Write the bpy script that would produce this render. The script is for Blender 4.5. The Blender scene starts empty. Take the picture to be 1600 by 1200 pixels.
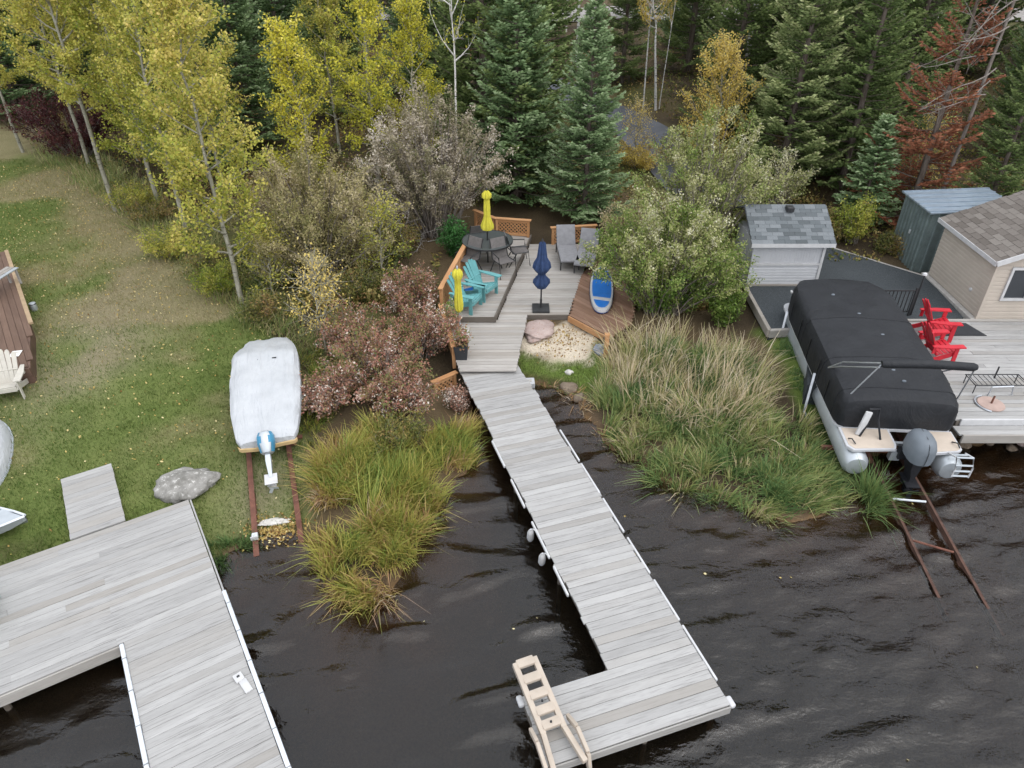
import bpy, bmesh, math, random
import numpy as np
from mathutils import Vector, Matrix, noise as mnoise
R = math.radians; PI = math.pi
random.seed(7); rng = np.random.default_rng(7)
scene = bpy.context.scene; COL = scene.collection

# ------------------------------------------------------------------ camera, sky, sun, exposure
CAM_H, TILT, FPX = 10.0, R(34.5), 1130.0
cd = bpy.data.cameras.new('camera'); cam = bpy.data.objects.new('camera', cd); COL.objects.link(cam)
cam.location = (0, 0, CAM_H); cam.rotation_euler = (PI/2 - TILT, 0, 0)
cd.sensor_width = 36; cd.lens = 36*FPX/1600; cd.clip_end = 1000; cd.clip_start = .1
scene.camera = cam
SUN_EL, SUN_AZ = R(58), R(135)         # azimuth clockwise from +Y: behind the camera, a little to the right
world = bpy.data.worlds.new('World'); scene.world = world; world.use_nodes = True; world.cycles.sampling_method = 'NONE'
wn = world.node_tree; wn.nodes.clear()
sky = wn.nodes.new('ShaderNodeTexSky'); sky.sky_type = 'NISHITA'; sky.sun_disc = False
sky.sun_elevation = SUN_EL; sky.sun_rotation = SUN_AZ; sky.air_density = 1.0; sky.dust_density = 6.0; sky.ozone_density = 1.0
hs = wn.nodes.new('ShaderNodeHueSaturation'); hs.inputs['Saturation'].default_value = .30
bg = wn.nodes.new('ShaderNodeBackground'); bg.inputs['Strength'].default_value = .15
wo = wn.nodes.new('ShaderNodeOutputWorld')
cl = wn.nodes.new('ShaderNodeMix'); cl.data_type = 'RGBA'; cl.inputs[0].default_value = .72; cl.inputs[7].default_value = (7.7, 8.05, 8.75, 1)   # even cloud deck over most of the sky
wn.links.new(sky.outputs[0], hs.inputs['Color']); wn.links.new(hs.outputs[0], cl.inputs[6]); wn.links.new(cl.outputs[2], bg.inputs['Color']); wn.links.new(bg.outputs[0], wo.inputs[0])
sl = bpy.data.lights.new('sun', 'SUN'); sl.energy = .55; sl.angle = R(85); sl.color = (1, .96, .9)
so = bpy.data.objects.new('sun', sl); COL.objects.link(so)
sdir = Vector((math.sin(SUN_AZ)*math.cos(SUN_EL), math.cos(SUN_AZ)*math.cos(SUN_EL), math.sin(SUN_EL)))
so.rotation_euler = sdir.to_track_quat('Z', 'Y').to_euler(); so.location = sdir*60
vs = scene.view_settings; vs.view_transform = 'Standard'; vs.look = 'None'; vs.gamma = 1; vs.use_curve_mapping = False; vs.exposure = 0.66
scene.cycles.max_bounces = 4; scene.cycles.diffuse_bounces = 3; scene.cycles.transparent_max_bounces = 8

# ------------------------------------------------------------------ helpers
def G(px, py, z=0.0):
    """world point at height z that stands at a place measured on the 1600x1200 photograph"""
    u = (px-800)/FPX; v = (py-600)/FPX
    dy = math.cos(TILT)-v*math.sin(TILT); dz = -math.sin(TILT)-v*math.cos(TILT)
    t = (z-CAM_H)/dz
    return Vector((u*t, dy*t, z))

def lattice(seed):
    return np.random.default_rng(seed).random((256, 256))
_LAT = {}
def vnoise(x, y, seed=0):
    if seed not in _LAT: _LAT[seed] = lattice(seed+100)
    L = _LAT[seed]; x = np.asarray(x, float); y = np.asarray(y, float)
    xi = np.floor(x).astype(int); yi = np.floor(y).astype(int); fx = x-xi; fy = y-yi
    fx = fx*fx*(3-2*fx); fy = fy*fy*(3-2*fy)
    a = L[xi % 256, yi % 256]; b = L[(xi+1) % 256, yi % 256]; c = L[xi % 256, (yi+1) % 256]; d = L[(xi+1) % 256, (yi+1) % 256]
    return (a*(1-fx)+b*fx)*(1-fy)+(c*(1-fx)+d*fx)*fy
def fbm(x, y, scale, seed=0, o=4):
    s = 0; amp = .5; f = 1/scale
    for i in range(o):
        s = s+amp*vnoise(np.asarray(x)*f+17.3*i, np.asarray(y)*f-9.1*i, seed+i); amp *= .5; f *= 2.03
    return s/(1-.5**o)
def sstep(a, b, x):
    t = np.clip((np.asarray(x, float)-a)/(b-a), 0, 1); return t*t*(3-2*t)

def sdist(poly, x, y):
    """signed distance to a polygon, positive inside"""
    x = np.asarray(x, float); y = np.asarray(y, float); d = np.full(x.shape, 1e9); ins = np.zeros(x.shape, bool)
    n = len(poly)
    for i in range(n):
        ax, ay = poly[i][0], poly[i][1]; bx, by = poly[(i+1) % n][0], poly[(i+1) % n][1]
        ex, ey = bx-ax, by-ay; l2 = ex*ex+ey*ey+1e-12
        t = np.clip(((x-ax)*ex+(y-ay)*ey)/l2, 0, 1)
        d = np.minimum(d, np.hypot(x-ax-t*ex, y-ay-t*ey))
        if abs(ey) > 1e-12:
            ins ^= ((ay > y) != (by > y)) & (x < ex*(y-ay)/ey+ax)
    return np.where(ins, d, -d)

def px_poly(pts, z=0.0): return [tuple(G(a, b, z)[:2]) for a, b in pts]

SHORE = [(-140, 6.6), (-14, 7.2), (-9, 7.6), (-6.4, 8.4)] + px_poly([(338, 884), (400, 838), (468, 838), (500, 905), (555, 948), (600, 930), (645, 865), (672, 810),
    (705, 765), (742, 715), (745, 670), (728, 612), (800, 590), (850, 598), (900, 628), (932, 668), (960, 702), (1030, 742), (1060, 757), (1120, 777), (1180, 802),
    (1240, 816), (1310, 797), (1355, 780), (1335, 742), (1330, 716), (1400, 702), (1470, 694), (1600, 690)]) + [(40, 12.3), (140, 12), (140, 170), (-140, 170)]
def hgt(x, y):
    x = np.asarray(x, float); y = np.asarray(y, float)
    sd = sdist(SHORE, x, y)
    land = .37*sstep(-.05, 2.2, sd)+(.012*np.clip(y-14, 0, 7)+.05*np.clip(y-20.5, 0, 24))+.03*np.clip(y-44, 0, 60)
    land = land+.26*sstep(5.6, 7.0, x)*sstep(13.0, 15.5, y)+(fbm(x, y, 1.6, 3)-.5)*.10*sstep(.2, 2, sd)+(fbm(x, y, 7, 5)-.5)*.5*sstep(24, 34, y)
    wet = -.03-(.55-.33*sstep(5.5, 7.5, x))*np.clip(-sd, 0, 5)-.10*fbm(x, y, .6, 9)*sstep(0, .5, -sd)
    return np.where(sd > 0, land+.02, wet)
def hz(x, y): return float(hgt(np.array([x]), np.array([y]))[0])
def GT(px, py, dz=0.0):
    z = .6
    for _ in range(8):
        p = G(px, py, z); z = .5*z+.5*hz(p.x, p.y)
    p = G(px, py, z); p.z = hz(p.x, p.y)+dz
    return p

def tag(o, label=None, cat=None, group=None, kind=None):
    if label: o['label'] = label
    if cat: o['category'] = cat
    if group: o['group'] = group
    if kind: o['kind'] = kind
    return o
def thing(name, label, cat, loc=(0, 0, 0), rz=0, group=None, rx=0):
    o = bpy.data.objects.new(name, None); COL.objects.link(o); o.empty_display_size = .2
    o.location = loc; o.rotation_euler = (rx, 0, rz)
    return tag(o, label, cat, group)
def link(name, me, parent=None, loc=None, rz=None):
    o = bpy.data.objects.new(name, me); COL.objects.link(o)
    if parent: o.parent = parent
    if loc is not None: o.location = loc
    if rz is not None: o.rotation_euler = (0, 0, rz)
    return o
def kids(o): return [c for c in bpy.data.objects if c.parent == o]
def dup(root, loc, rz=0, sc=1.0, label=None, group=None):
    r = root.copy(); COL.objects.link(r); r.location = loc; r.rotation_euler = (root.rotation_euler[0], 0, rz)
    r.scale = (sc, sc, sc) if not isinstance(sc, tuple) else sc
    if label: r['label'] = label
    if group: r['group'] = group
    for ch in list(root.children):
        c = ch.copy(); COL.objects.link(c); c.parent = r
        for g in list(ch.children):
            d = g.copy(); COL.objects.link(d); d.parent = c
    return r

class MB:
    def __init__(s): s.v = []; s.f = []
    def add(s, vs_, fs_):
        o = len(s.v); s.v += [tuple(v) for v in vs_]; s.f += [tuple(i+o for i in f) for f in fs_]; return s
    def box(s, c, d, rot=None):
        x, y, z = d[0]/2, d[1]/2, d[2]/2
        vs_ = [Vector(p) for p in ((-x, -y, -z), (x, -y, -z), (x, y, -z), (-x, y, -z), (-x, -y, z), (x, -y, z), (x, y, z), (-x, y, z))]
        if rot is not None: vs_ = [rot @ v for v in vs_]
        return s.add([v+Vector(c) for v in vs_], [(0, 3, 2, 1), (4, 5, 6, 7), (0, 1, 5, 4), (1, 2, 6, 5), (2, 3, 7, 6), (3, 0, 4, 7)])
    def bar(s, p0, p1, w, t, up=(0, 0, 1)):
        p0 = Vector(p0); p1 = Vector(p1); a = (p1-p0); l = a.length; a.normalize(); u = Vector(up)
        sd = a.cross(u)
        if sd.length < 1e-4: sd = a.cross(Vector((0, 1, 0)))
        sd.normalize(); n = sd.cross(a)
        m = Matrix((a, sd, n)).transposed()
        return s.box((p0+p1)/2, (l, w, t), m)
    def tube(s, pts, r, n=8, cap=True):
        pts = [Vector(p) for p in pts]; rs = r if isinstance(r, (list, tuple)) else [r]*len(pts); rings = []
        for i, p in enumerate(pts):
            a = (pts[min(i+1, len(pts)-1)]-pts[max(i-1, 0)]).normalized()
            b = a.cross(Vector((0, 0, 1)) if abs(a.z) < .95 else Vector((0, 1, 0))).normalized(); c = a.cross(b)
            rings.append([p+(b*math.cos(2*PI*k/n)+c*math.sin(2*PI*k/n))*rs[i] for k in range(n)])
        return s.loft(rings, cap)
    def loft(s, rings, cap=True, closed=True):
        n = len(rings[0]); o = len(s.v)
        for r_ in rings: s.v += [tuple(v) for v in r_]
        for i in range(len(rings)-1):
            for k in range(n if closed else n-1):
                k2 = (k+1) % n
                s.f.append((o+i*n+k, o+i*n+k2, o+(i+1)*n+k2, o+(i+1)*n+k))
        if cap:
            s.f.append(tuple(o+k for k in reversed(range(n)))); s.f.append(tuple(o+(len(rings)-1)*n+k for k in range(n)))
        return s
    def lathe(s, prof, n=16, c=(0, 0, 0), pleat=0, np_=8, cap=True):
        return s.loft([[(c[0]+r_*(1+pleat*math.cos(np_*2*PI*k/n))*math.cos(2*PI*k/n), c[1]+r_*(1+pleat*math.cos(np_*2*PI*k/n))*math.sin(2*PI*k/n), c[2]+z) for k in range(n)] for r_, z in prof], cap)
    def prism(s, poly, z0, z1):
        n = len(poly)
        z0s = z0 if isinstance(z0, (list, tuple)) else [z0]*n; z1s = z1 if isinstance(z1, (list, tuple)) else [z1]*n
        return s.add([(p[0], p[1], z0s[i]) for i, p in enumerate(poly)]+[(p[0], p[1], z1s[i]) for i, p in enumerate(poly)],
                     [tuple(reversed(range(n))), tuple(range(n, 2*n))]+[(i, (i+1) % n, n+(i+1) % n, n+i) for i in range(n)])
    def mesh(s, name, mat, smooth=False, bevel=0, seg=1):
        me = bpy.data.meshes.new(name); me.from_pydata(s.v, [], s.f); me.validate()
        b = bmesh.new(); b.from_mesh(me); bmesh.ops.recalc_face_normals(b, faces=b.faces)
        if bevel: bmesh.ops.bevel(b, geom=list(b.edges), offset=bevel, segments=seg, affect='EDGES', profile=.6)
        b.to_mesh(me); b.free()
        if mat: me.materials.append(mat)
        if smooth:
            me.shade_smooth(); me.set_sharp_from_angle(angle=R(40))
        return me
    def build(s, name, mat, parent=None, smooth=False, bevel=0, seg=1, loc=None):
        return link(name, s.mesh(name, mat, smooth, bevel, seg), parent, loc)

def mesh_np(name, V, Q, mat, t=None, smooth=False, col=None):
    V = np.asarray(V, np.float32); Q = np.asarray(Q, np.int32); k = Q.shape[1]
    me = bpy.data.meshes.new(name)
    me.vertices.add(len(V)); me.vertices.foreach_set('co', V.ravel())
    me.loops.add(Q.size); me.loops.foreach_set('vertex_index', Q.ravel())
    me.polygons.add(len(Q)); me.polygons.foreach_set('loop_start', np.arange(0, Q.size, k, dtype=np.int32))
    if smooth: me.polygons.foreach_set('use_smooth', np.ones(len(Q), bool))
    me.update(calc_edges=True)
    if t is not None:
        a = me.attributes.new('t', 'FLOAT', 'POINT'); a.data.foreach_set('value', np.asarray(t, np.float32))
    if col is not None:
        a = me.attributes.new('Col', 'FLOAT_COLOR', 'POINT')
        a.data.foreach_set('color', np.concatenate([col, np.ones((len(col), 1))], 1).astype(np.float32).ravel())
    if mat: me.materials.append(mat)
    return me

# ------------------------------------------------------------------ materials
class NT:
    def __init__(s, name):
        s.m = bpy.data.materials.new(name); s.m.use_nodes = True; s.t = s.m.node_tree; s.t.nodes.clear()
        s.out = s.n('ShaderNodeOutputMaterial')
    def n(s, k, **kw):
        nd = s.t.nodes.new(k)
        for a, v in kw.items(): setattr(nd, a, v)
        return nd
    def l(s, a, b): s.t.links.new(a, b)
    def val(s, sock, v):
        if hasattr(v, 'is_linked'): s.l(v, sock)
        else: sock.default_value = v
    def noise(s, vec, scale, detail=4, rough=.55, dist=0):
        nd = s.n('ShaderNodeTexNoise'); nd.inputs['Scale'].default_value = scale; nd.inputs['Detail'].default_value = detail
        nd.inputs['Roughness'].default_value = rough; nd.inputs['Distortion'].default_value = dist
        if vec is not None: s.l(vec, nd.inputs['Vector'])
        return nd.outputs['Fac']
    def mapr(s, v, a, b, c, d):
        nd = s.n('ShaderNodeMapRange'); s.l(v, nd.inputs[0])
        for i, q in enumerate((a, b, c, d)): nd.inputs[i+1].default_value = q
        return nd.outputs[0]
    def mix(s, f, a, b, mode='MIX'):
        nd = s.n('ShaderNodeMix', data_type='RGBA', blend_type=mode); s.val(nd.inputs[0], f); s.val(nd.inputs[6], a); s.val(nd.inputs[7], b); return nd.outputs[2]
    def math(s, op, a, b=0.0):
        nd = s.n('ShaderNodeMath', operation=op); s.val(nd.inputs[0], a); s.val(nd.inputs[1], b); return nd.outputs[0]
    def ramp(s, f, stops):
        nd = s.n('ShaderNodeValToRGB'); e = nd.color_ramp.elements
        while len(e) < len(stops): e.new(.5)
        for i, (p, c) in enumerate(stops): e[i].position = p; e[i].color = (*c, 1)
        s.l(f, nd.inputs[0]); return nd.outputs[0]
    def mapping(s, vec, scale=(1, 1, 1), rot=(0, 0, 0), loc=None):
        nd = s.n('ShaderNodeMapping'); s.l(vec, nd.inputs[0]); nd.inputs['Scale'].default_value = scale; nd.inputs['Rotation'].default_value = rot
        if loc is not None: s.val(nd.inputs['Location'], loc)
        return nd.outputs[0]
    def bump(s, h, st=.3, d=.02):
        nd = s.n('ShaderNodeBump'); nd.inputs['Strength'].default_value = st; nd.inputs['Distance'].default_value = d; s.l(h, nd.inputs['Height']); return nd.outputs[0]
    def bsdf(s, col, rough=.6, metal=0, normal=None, spec=.5):
        b = s.n('ShaderNodeBsdfPrincipled'); s.val(b.inputs['Base Color'], col); s.val(b.inputs['Roughness'], rough); s.val(b.inputs['Metallic'], metal)
        b.inputs['Specular IOR Level'].default_value = spec
        if normal is not None: s.l(normal, b.inputs['Normal'])
        return b
    def done(s, b): s.l(b.outputs[0], s.out.inputs[0]); return s.m
def c4(c): return (*c, 1)
def simple(name, c, rough=.55, metal=0, var=.18, scale=6, dirt=None, bump=.12, spec=.4, coord='Object'):
    n = NT(name); co = n.n('ShaderNodeTexCoord').outputs[coord]
    f = n.noise(co, scale, 5); f2 = n.noise(co, scale*7, 3)
    dk = tuple(x*(1-var) for x in c); lt = tuple(min(1, x*(1+var*.6)) for x in c)
    col = n.mix(n.mapr(f, .3, .7, 0, 1), c4(dk), c4(lt))
    if dirt: col = n.mix(n.mapr(f2, .55, .8, 0, .55), col, c4(dirt))
    return n.done(n.bsdf(col, n.mapr(f2, 0, 1, max(0, rough-.1), min(1, rough+.12)), metal, n.bump(f2, bump, .01), spec))

def wood(name, base, streak, light, dark_amt=.35, rough=.8):
    n = NT(name); co = n.n('ShaderNodeTexCoord').outputs['Object']; oi = n.n('ShaderNodeObjectInfo')
    off = n.n('ShaderNodeCombineXYZ'); n.l(n.math('MULTIPLY', oi.outputs['Random'], 91.0), off.inputs[0]); n.l(n.math('MULTIPLY', oi.outputs['Random'], 37.0), off.inputs[1])
    v = n.n('ShaderNodeVectorMath', operation='ADD'); n.l(co, v.inputs[0]); n.l(off.outputs[0], v.inputs[1]); v = v.outputs[0]
    grain = n.noise(n.mapping(v, (1.4, 26, 26)), 1.6, 5, .6, .4); blot = n.noise(n.mapping(v, (.9, 4, 4)), 1.1, 4, .6); fine = n.noise(n.mapping(v, (5, 90, 90)), 1.5, 2)
    col = n.mix(n.mapr(blot, .3, .7, 0, 1), c4(base), c4(light))
    wp = n.noise(n.n('ShaderNodeNewGeometry').outputs['Position'], .9, 5, .65); amt = n.math('MULTIPLY', n.mapr(grain, .50, .74, 0, dark_amt), n.mapr(wp, .36, .66, .35, 1.5))
    col = n.mix(amt, col, c4(streak))
    col = n.mix(n.mapr(fine, .5, .8, 0, .25), col, c4(streak))
    b = n.mapr(oi.outputs['Random'], 0, 1, .88, 1.08)
    cc = n.n('ShaderNodeCombineColor'); 
    for i in range(3): n.l(b, cc.inputs[i])
    col = n.mix(1.0, col, cc.outputs[0], 'MULTIPLY')
    wet = n.n('ShaderNodeTexWhiteNoise', noise_dimensions='1D'); n.l(oi.outputs['Random'], wet.inputs['W'])
    col = n.mix(n.mapr(wet.outputs['Value'], .70, 1, 0, .55), col, c4((base[0]*.78, base[1]*.72, base[2]*.64)))
    return n.done(n.bsdf(col, rough, 0, n.bump(n.math('ADD', grain, fine), .35, .006), .25))

def leafmat(name, stops, trans=.3, rough=.6, hue=.0):
    n = NT(name); t = n.n('ShaderNodeAttribute', attribute_name='t').outputs['Fac']; oi = n.n('ShaderNodeObjectInfo')
    tt = n.math('ADD', t, n.mapr(oi.outputs['Random'], 0, 1, -hue, hue)) if hue else t
    col = n.ramp(tt, stops)
    d = n.bsdf(col, rough, 0, None, .25); tr = n.n('ShaderNodeBsdfTranslucent'); n.l(col, tr.inputs[0])
    mx = n.n('ShaderNodeMixShader'); mx.inputs[0].default_value = trans; n.l(d.outputs[0], mx.inputs[1]); n.l(tr.outputs[0], mx.inputs[2])
    return n.done(mx)


MWB = wood('dock_wood', (.315, .31, .30), (.14, .135, .13), (.38, .375, .365), .58)
MWD = wood('brown_deck_wood', (.20, .115, .075), (.10, .06, .045), (.27, .17, .12))
MDECK = wood('aged_deck_wood', (.325, .305, .28), (.165, .145, .125), (.385, .365, .34), .5)
MCEDAR = wood('cedar_wood', (.46, .235, .105), (.26, .12, .055), (.56, .32, .16))
MPOST = wood('wet_post_wood', (.10, .085, .07), (.04, .035, .03), (.16, .14, .12))
MDBR = wood('dark_brown_boards', (.12, .075, .055), (.06, .04, .03), (.17, .11, .08))
MBORDER = wood('timber_border', (.30, .28, .255), (.15, .14, .13), (.40, .38, .35))
MBROWN = simple('brown_stain', (.125, .075, .055), .7, 0, .3, 4)
MTAN = simple('tan_trim', (.36, .26, .16), .7)
MWHITE = simple('white_vinyl', (0.476, 0.484, 0.500), .45, 0, .06, 4)
MWHITE2 = simple('white_bumper', (.49, .49, .49), .5, 0, .10, 7)
MCREAM = simple('cream_plastic', (0.492, 0.467, 0.410), .5, 0, .10, 5, (.35, .31, .26))
MTANPL = simple('tan_plastic', (.42, .36, .295), .55, 0, .10, 5, (.42, .30, .21))
MTURQ = simple('turquoise_paint', (.12, .32, .33), .5, 0, .12, 8)
MRED = simple('red_paint', (.50, .016, .03), .45, 0, .12, 8)
MYEL = simple('yellow_canvas', (0.541, 0.492, 0.049), .8, 0, .14, 9, None, .3)
MNAVY = simple('navy_canvas', (.022, .045, .115), .8, 0, .25, 9, None, .3)
MGREYM = simple('brushed_metal', (.55, .57, .60), .35, .85, .15, 7)
MALU = simple('aluminium', (0.451, 0.484, 0.508), .42, .55, .12, 3)
MSTEEL = simple('silver_trim', (.62, .65, .68), .5, .3, .12, 6)
MDARKM = simple('dark_metal', (.035, .036, .038), .5, .2, .2, 8)
MSLING = simple('grey_sling', (.13, .12, .115), .85, 0, .2, 12)
MGLASS = simple('smoked_glass', (.075, .085, .085), .15, 0, .1, 3, None, .0, .6)
MCUSH = simple('grey_cushion', (.21, .21, .22), .9, 0, .15, 8)
MCOWL = simple('grey_cowl_cover', (.13, .15, .17), .6, 0, .14, 5)
MBLACK = simple('black_plastic', (.014, .015, .018), .4, 0, .25, 8)
MRUST = simple('rusty_steel', (.15, .065, .045), .85, .1, .4, 6, (.30, .13, .07), .4)
def canvas(name, a, b_, rough, folds, sc, st):
    n = NT(name); co = n.n('ShaderNodeTexCoord').outputs['Object']; f = n.noise(co, 2.2, 5, .6); g = n.noise(n.mapping(co, folds), sc, 4, .6, .8); h = n.noise(co, 16, 3)
    col = n.mix(n.mapr(f, .35, .7, 0, 1), c4(a), c4(b_)); hh = n.math('ADD', n.math('MULTIPLY', g, 1.0), n.math('MULTIPLY', h, .12))
    return n.done(n.bsdf(col, rough, 0, n.bump(hh, st, .10), .35))
MBOATC = canvas('white_tarp', (.40, .415, .43), (.46, .475, .49), .55, (5, .9, 2), 1.3, .55)
MBLACKC = canvas('black_canvas', (.0095, .0105, .013), (.0155, .017, .020), .62, (1.2, 1.0, 1), 1.5, .5)
MFLOOR = simple('beige_vinyl_floor', (0.492, 0.418, 0.344), .7, 0, .08, 6)
MMAT = simple('black_rubber_mat', (.030, .032, .036), .9, 0, .2, 20)
MPAPER = simple('white_paper', (.78, .78, .76), .8, 0, .05)
MBLUE = simple('board_blue', (.012, .16, .55), .35, 0, .12, 4)
MDBLUE = simple('board_navy', (.03, .06, .20), .4, 0, .12, 4)
MTERRA = simple('pale_terracotta', (.38, .28, .24), .85, 0, .15, 5)
MTEAL = simple('teal_board', (.10, .26, .27), .5)
MPOT = simple('dark_pot', (.03, .033, .037), .6)
MTANSID = simple('tan_siding', (.44, .385, .325), .6, 0, .07, 2)
MGLASSW = simple('window_glass', (.03, .035, .042), .08, 0, .2, 1.5, None, 0, .8)
MCONC = simple('concrete', (.42, .40, .37), .9, 0, .2, 8, (.25, .24, .22), .3)
MROOFM = simple('blue_metal_roof', (.30, .36, .42), .4, .4, .12, 5)
MGREENM = simple('green_corrugated_metal', (.17, .215, .21), .45, .3, .2, 4, (.3, .34, .33))
def shingle(name, a, b, c):
    n = NT(name); co = n.n('ShaderNodeTexCoord').outputs['Object']; oi = n.n('ShaderNodeObjectInfo')
    wn_ = n.n('ShaderNodeTexWhiteNoise', noise_dimensions='1D'); n.l(n.math('MULTIPLY', oi.outputs['Random'], 53.0), wn_.inputs['W'])
    col = n.ramp(wn_.outputs['Value'], [(0, a), (.5, b), (1, c)])
    f = n.noise(co, 90, 2); col = n.mix(n.mapr(f, .4, .75, 0, .4), col, c4(tuple(x*.5 for x in a)))
    return n.done(n.bsdf(col, .9, 0, n.bump(f, .4, .005), .2))
MSHG = shingle('grey_slate_shingle', (.085, .095, .10), (.125, .14, .148), (.19, .205, .215))
MSHB = shingle('brown_shingle', (.12, .105, .092), (.155, .137, .122), (.205, .185, .165))
def bark(name, a, b, sc=3, stretch=(1, 1, .25), marks=None):
    n = NT(name); co = n.n('ShaderNodeTexCoord').outputs['Object']
    f = n.noise(n.mapping(co, (9, 9, 2)), 1.5, 4); col = n.mix(n.mapr(f, .35, .65, 0, 1), c4(a), c4(b))
    if marks:
        g = n.noise(n.mapping(co, (3, 3, 14)), 1.2, 3); col = n.mix(n.mapr(g, .58, .66, 0, .9), col, c4(marks))
    return n.done(n.bsdf(col, .85, 0, n.bump(f, .4, .02), .2))
MBARKA = bark('aspen_bark', (.22, .21, .165), (.36, .345, .28), marks=(.10, .09, .07))
MBIRCH = bark('birch_bark', (.58, .56, .53), (.74, .72, .69), marks=(.05, .045, .04))
MBARKS = bark('spruce_bark', (.10, .075, .06), (.19, .16, .135))
MTWIG = bark('grey_twig', (.15, .125, .105), (.27, .24, .215))
MDEADW = bark('bleached_dead_wood', (.30, .28, .265), (.44, .42, .40))
LASP = leafmat('aspen_leaves', [(0, (.15, .22, .03)), (.35, (.32, .36, .06)), (.65, (.55, .50, .11)), (1, (.72, .56, .20))], .40, .5, .10)
LYEL = leafmat('yellow_aspen_leaves', [(0, (0.212, 0.254, 0.032)), (.4, (0.466, 0.456, 0.053)), (.75, (0.721, 0.636, 0.080)), (1, (0.827, 0.721, 0.233))], .40, .5)
LGOLD = leafmat('golden_leaves', [(0, (.32, .27, .06)), (.5, (.62, .47, .11)), (1, (.76, .62, .24))], .42, .5)
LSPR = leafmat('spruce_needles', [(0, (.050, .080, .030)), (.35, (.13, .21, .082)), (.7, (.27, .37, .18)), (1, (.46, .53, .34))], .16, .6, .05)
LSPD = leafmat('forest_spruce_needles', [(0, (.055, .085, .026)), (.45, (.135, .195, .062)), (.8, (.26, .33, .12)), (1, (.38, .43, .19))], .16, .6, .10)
LSPY = leafmat('olive_spruce_needles', [(0, (0.068, 0.105, 0.035)), (.4, (0.176, 0.236, 0.081)), (.75, (0.378, 0.419, 0.189)), (1, (0.567, 0.567, 0.324))], .12, .6)
LRUST = leafmat('rust_needles', [(0, (.12, .045, .025)), (.5, (.27, .105, .055)), (1, (.40, .19, .11))], .1, .7)
LWIL = leafmat('willow_leaves', [(0, (0.169, 0.176, 0.058)), (.35, (0.299, 0.267, 0.111)), (.7, (0.442, 0.370, 0.208)), (1, (0.585, 0.507, 0.377))], .28, .6)
LWIL2 = leafmat('grey_willow_leaves', [(0, (0.156, 0.168, 0.072)), (.35, (0.288, 0.252, 0.150)), (.7, (0.480, 0.414, 0.324)), (1, (0.672, 0.612, 0.528))], .28, .6)
LSHR = leafmat('pale_green_leaves', [(0, (0.078, 0.156, 0.024)), (.35, (0.168, 0.240, 0.048)), (.62, (0.300, 0.324, 0.108)), (.85, (0.456, 0.432, 0.228)), (1, (0.648, 0.624, 0.456))], .28, .55)
LDOG = leafmat('red_dogwood_leaves', [(0, (.13, .17, .045)), (.3, (.24, .19, .08)), (.5, (.31, .13, .095)), (.72, (.37, .21, .15)), (.9, (.55, .46, .38)), (1, (.72, .67, .60))], .2, .6)
LBUR = leafmat('burgundy_leaves', [(0, (.04, .012, .014)), (.6, (.085, .022, .026)), (1, (.14, .06, .04))], .2, .6)
LGRN = leafmat('green_leaves', [(0, (0.025, 0.084, 0.020)), (.6, (0.056, 0.182, 0.042)), (1, (0.140, 0.308, 0.098))], .25, .5)
LBRUSH = leafmat('brush_leaves', [(0, (0.057, 0.086, 0.023)), (.35, (0.149, 0.161, 0.040)), (.65, (0.276, 0.218, 0.069)), (.85, (0.276, 0.149, 0.069)), (1, (0.529, 0.437, 0.172))], .28, .6)
LREED = leafmat('reed_blades', [(0, (.085, .15, .035)), (.3, (.20, .27, .06)), (.55, (.40, .37, .085)), (.75, (.50, .36, .15)), (.88, (.34, .18, .10)), (1, (.58, .48, .33))], .3, .55)
LREED2 = leafmat('sedge_blades', [(0, (.075, .15, .05)), (.35, (.17, .25, .085)), (.6, (.33, .35, .12)), (.8, (.52, .42, .26)), (1, (.66, .57, .43))], .3, .55)
LGRASS = leafmat('lawn_blades', [(0, (.085, .135, .028)), (.4, (.15, .185, .05)), (.7, (.25, .235, .10)), (1, (.37, .31, .19))], .2, .6)
MRUST2 = simple('dark_rusty_steel', (.085, .045, .032), .85, .1, .4, 6, (.19, .09, .055), .4)
LFALL = leafmat('fallen_leaf', [(0, (.22, .12, .04)), (.5, (.46, .34, .10)), (1, (.66, .56, .30))], .1, .6)
def leafquads(P, L, W, r, tv, up=.4, varl=.35, axis=None):
    """rhombic leaves at P; tv = (lo, hi) or an array of per-leaf tone"""
    k = len(P); a = r.normal(size=(k, 3)); 
    if axis is not None: a = axis+a*.35
    a /= np.linalg.norm(a, axis=1, keepdims=True)+1e-9
    m = r.normal(size=(k, 3)); m[:, 2] = np.abs(m[:, 2])+up; b = np.cross(m, a); b /= np.linalg.norm(b, axis=1, keepdims=True)+1e-9
    l = (L*(1+varl*r.normal(size=k)))[:, None]*.5; w = (W*(1+varl*.6*r.normal(size=k)))[:, None]*.5
    V = np.stack([P-a*l, P+b*w, P+a*l, P-b*w], 1).reshape(-1, 3); Q = np.arange(k*4).reshape(-1, 4)
    t = r.uniform(tv[0], tv[1], k) if isinstance(tv, tuple) else tv
    return V, Q, np.repeat(t, 4)
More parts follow.
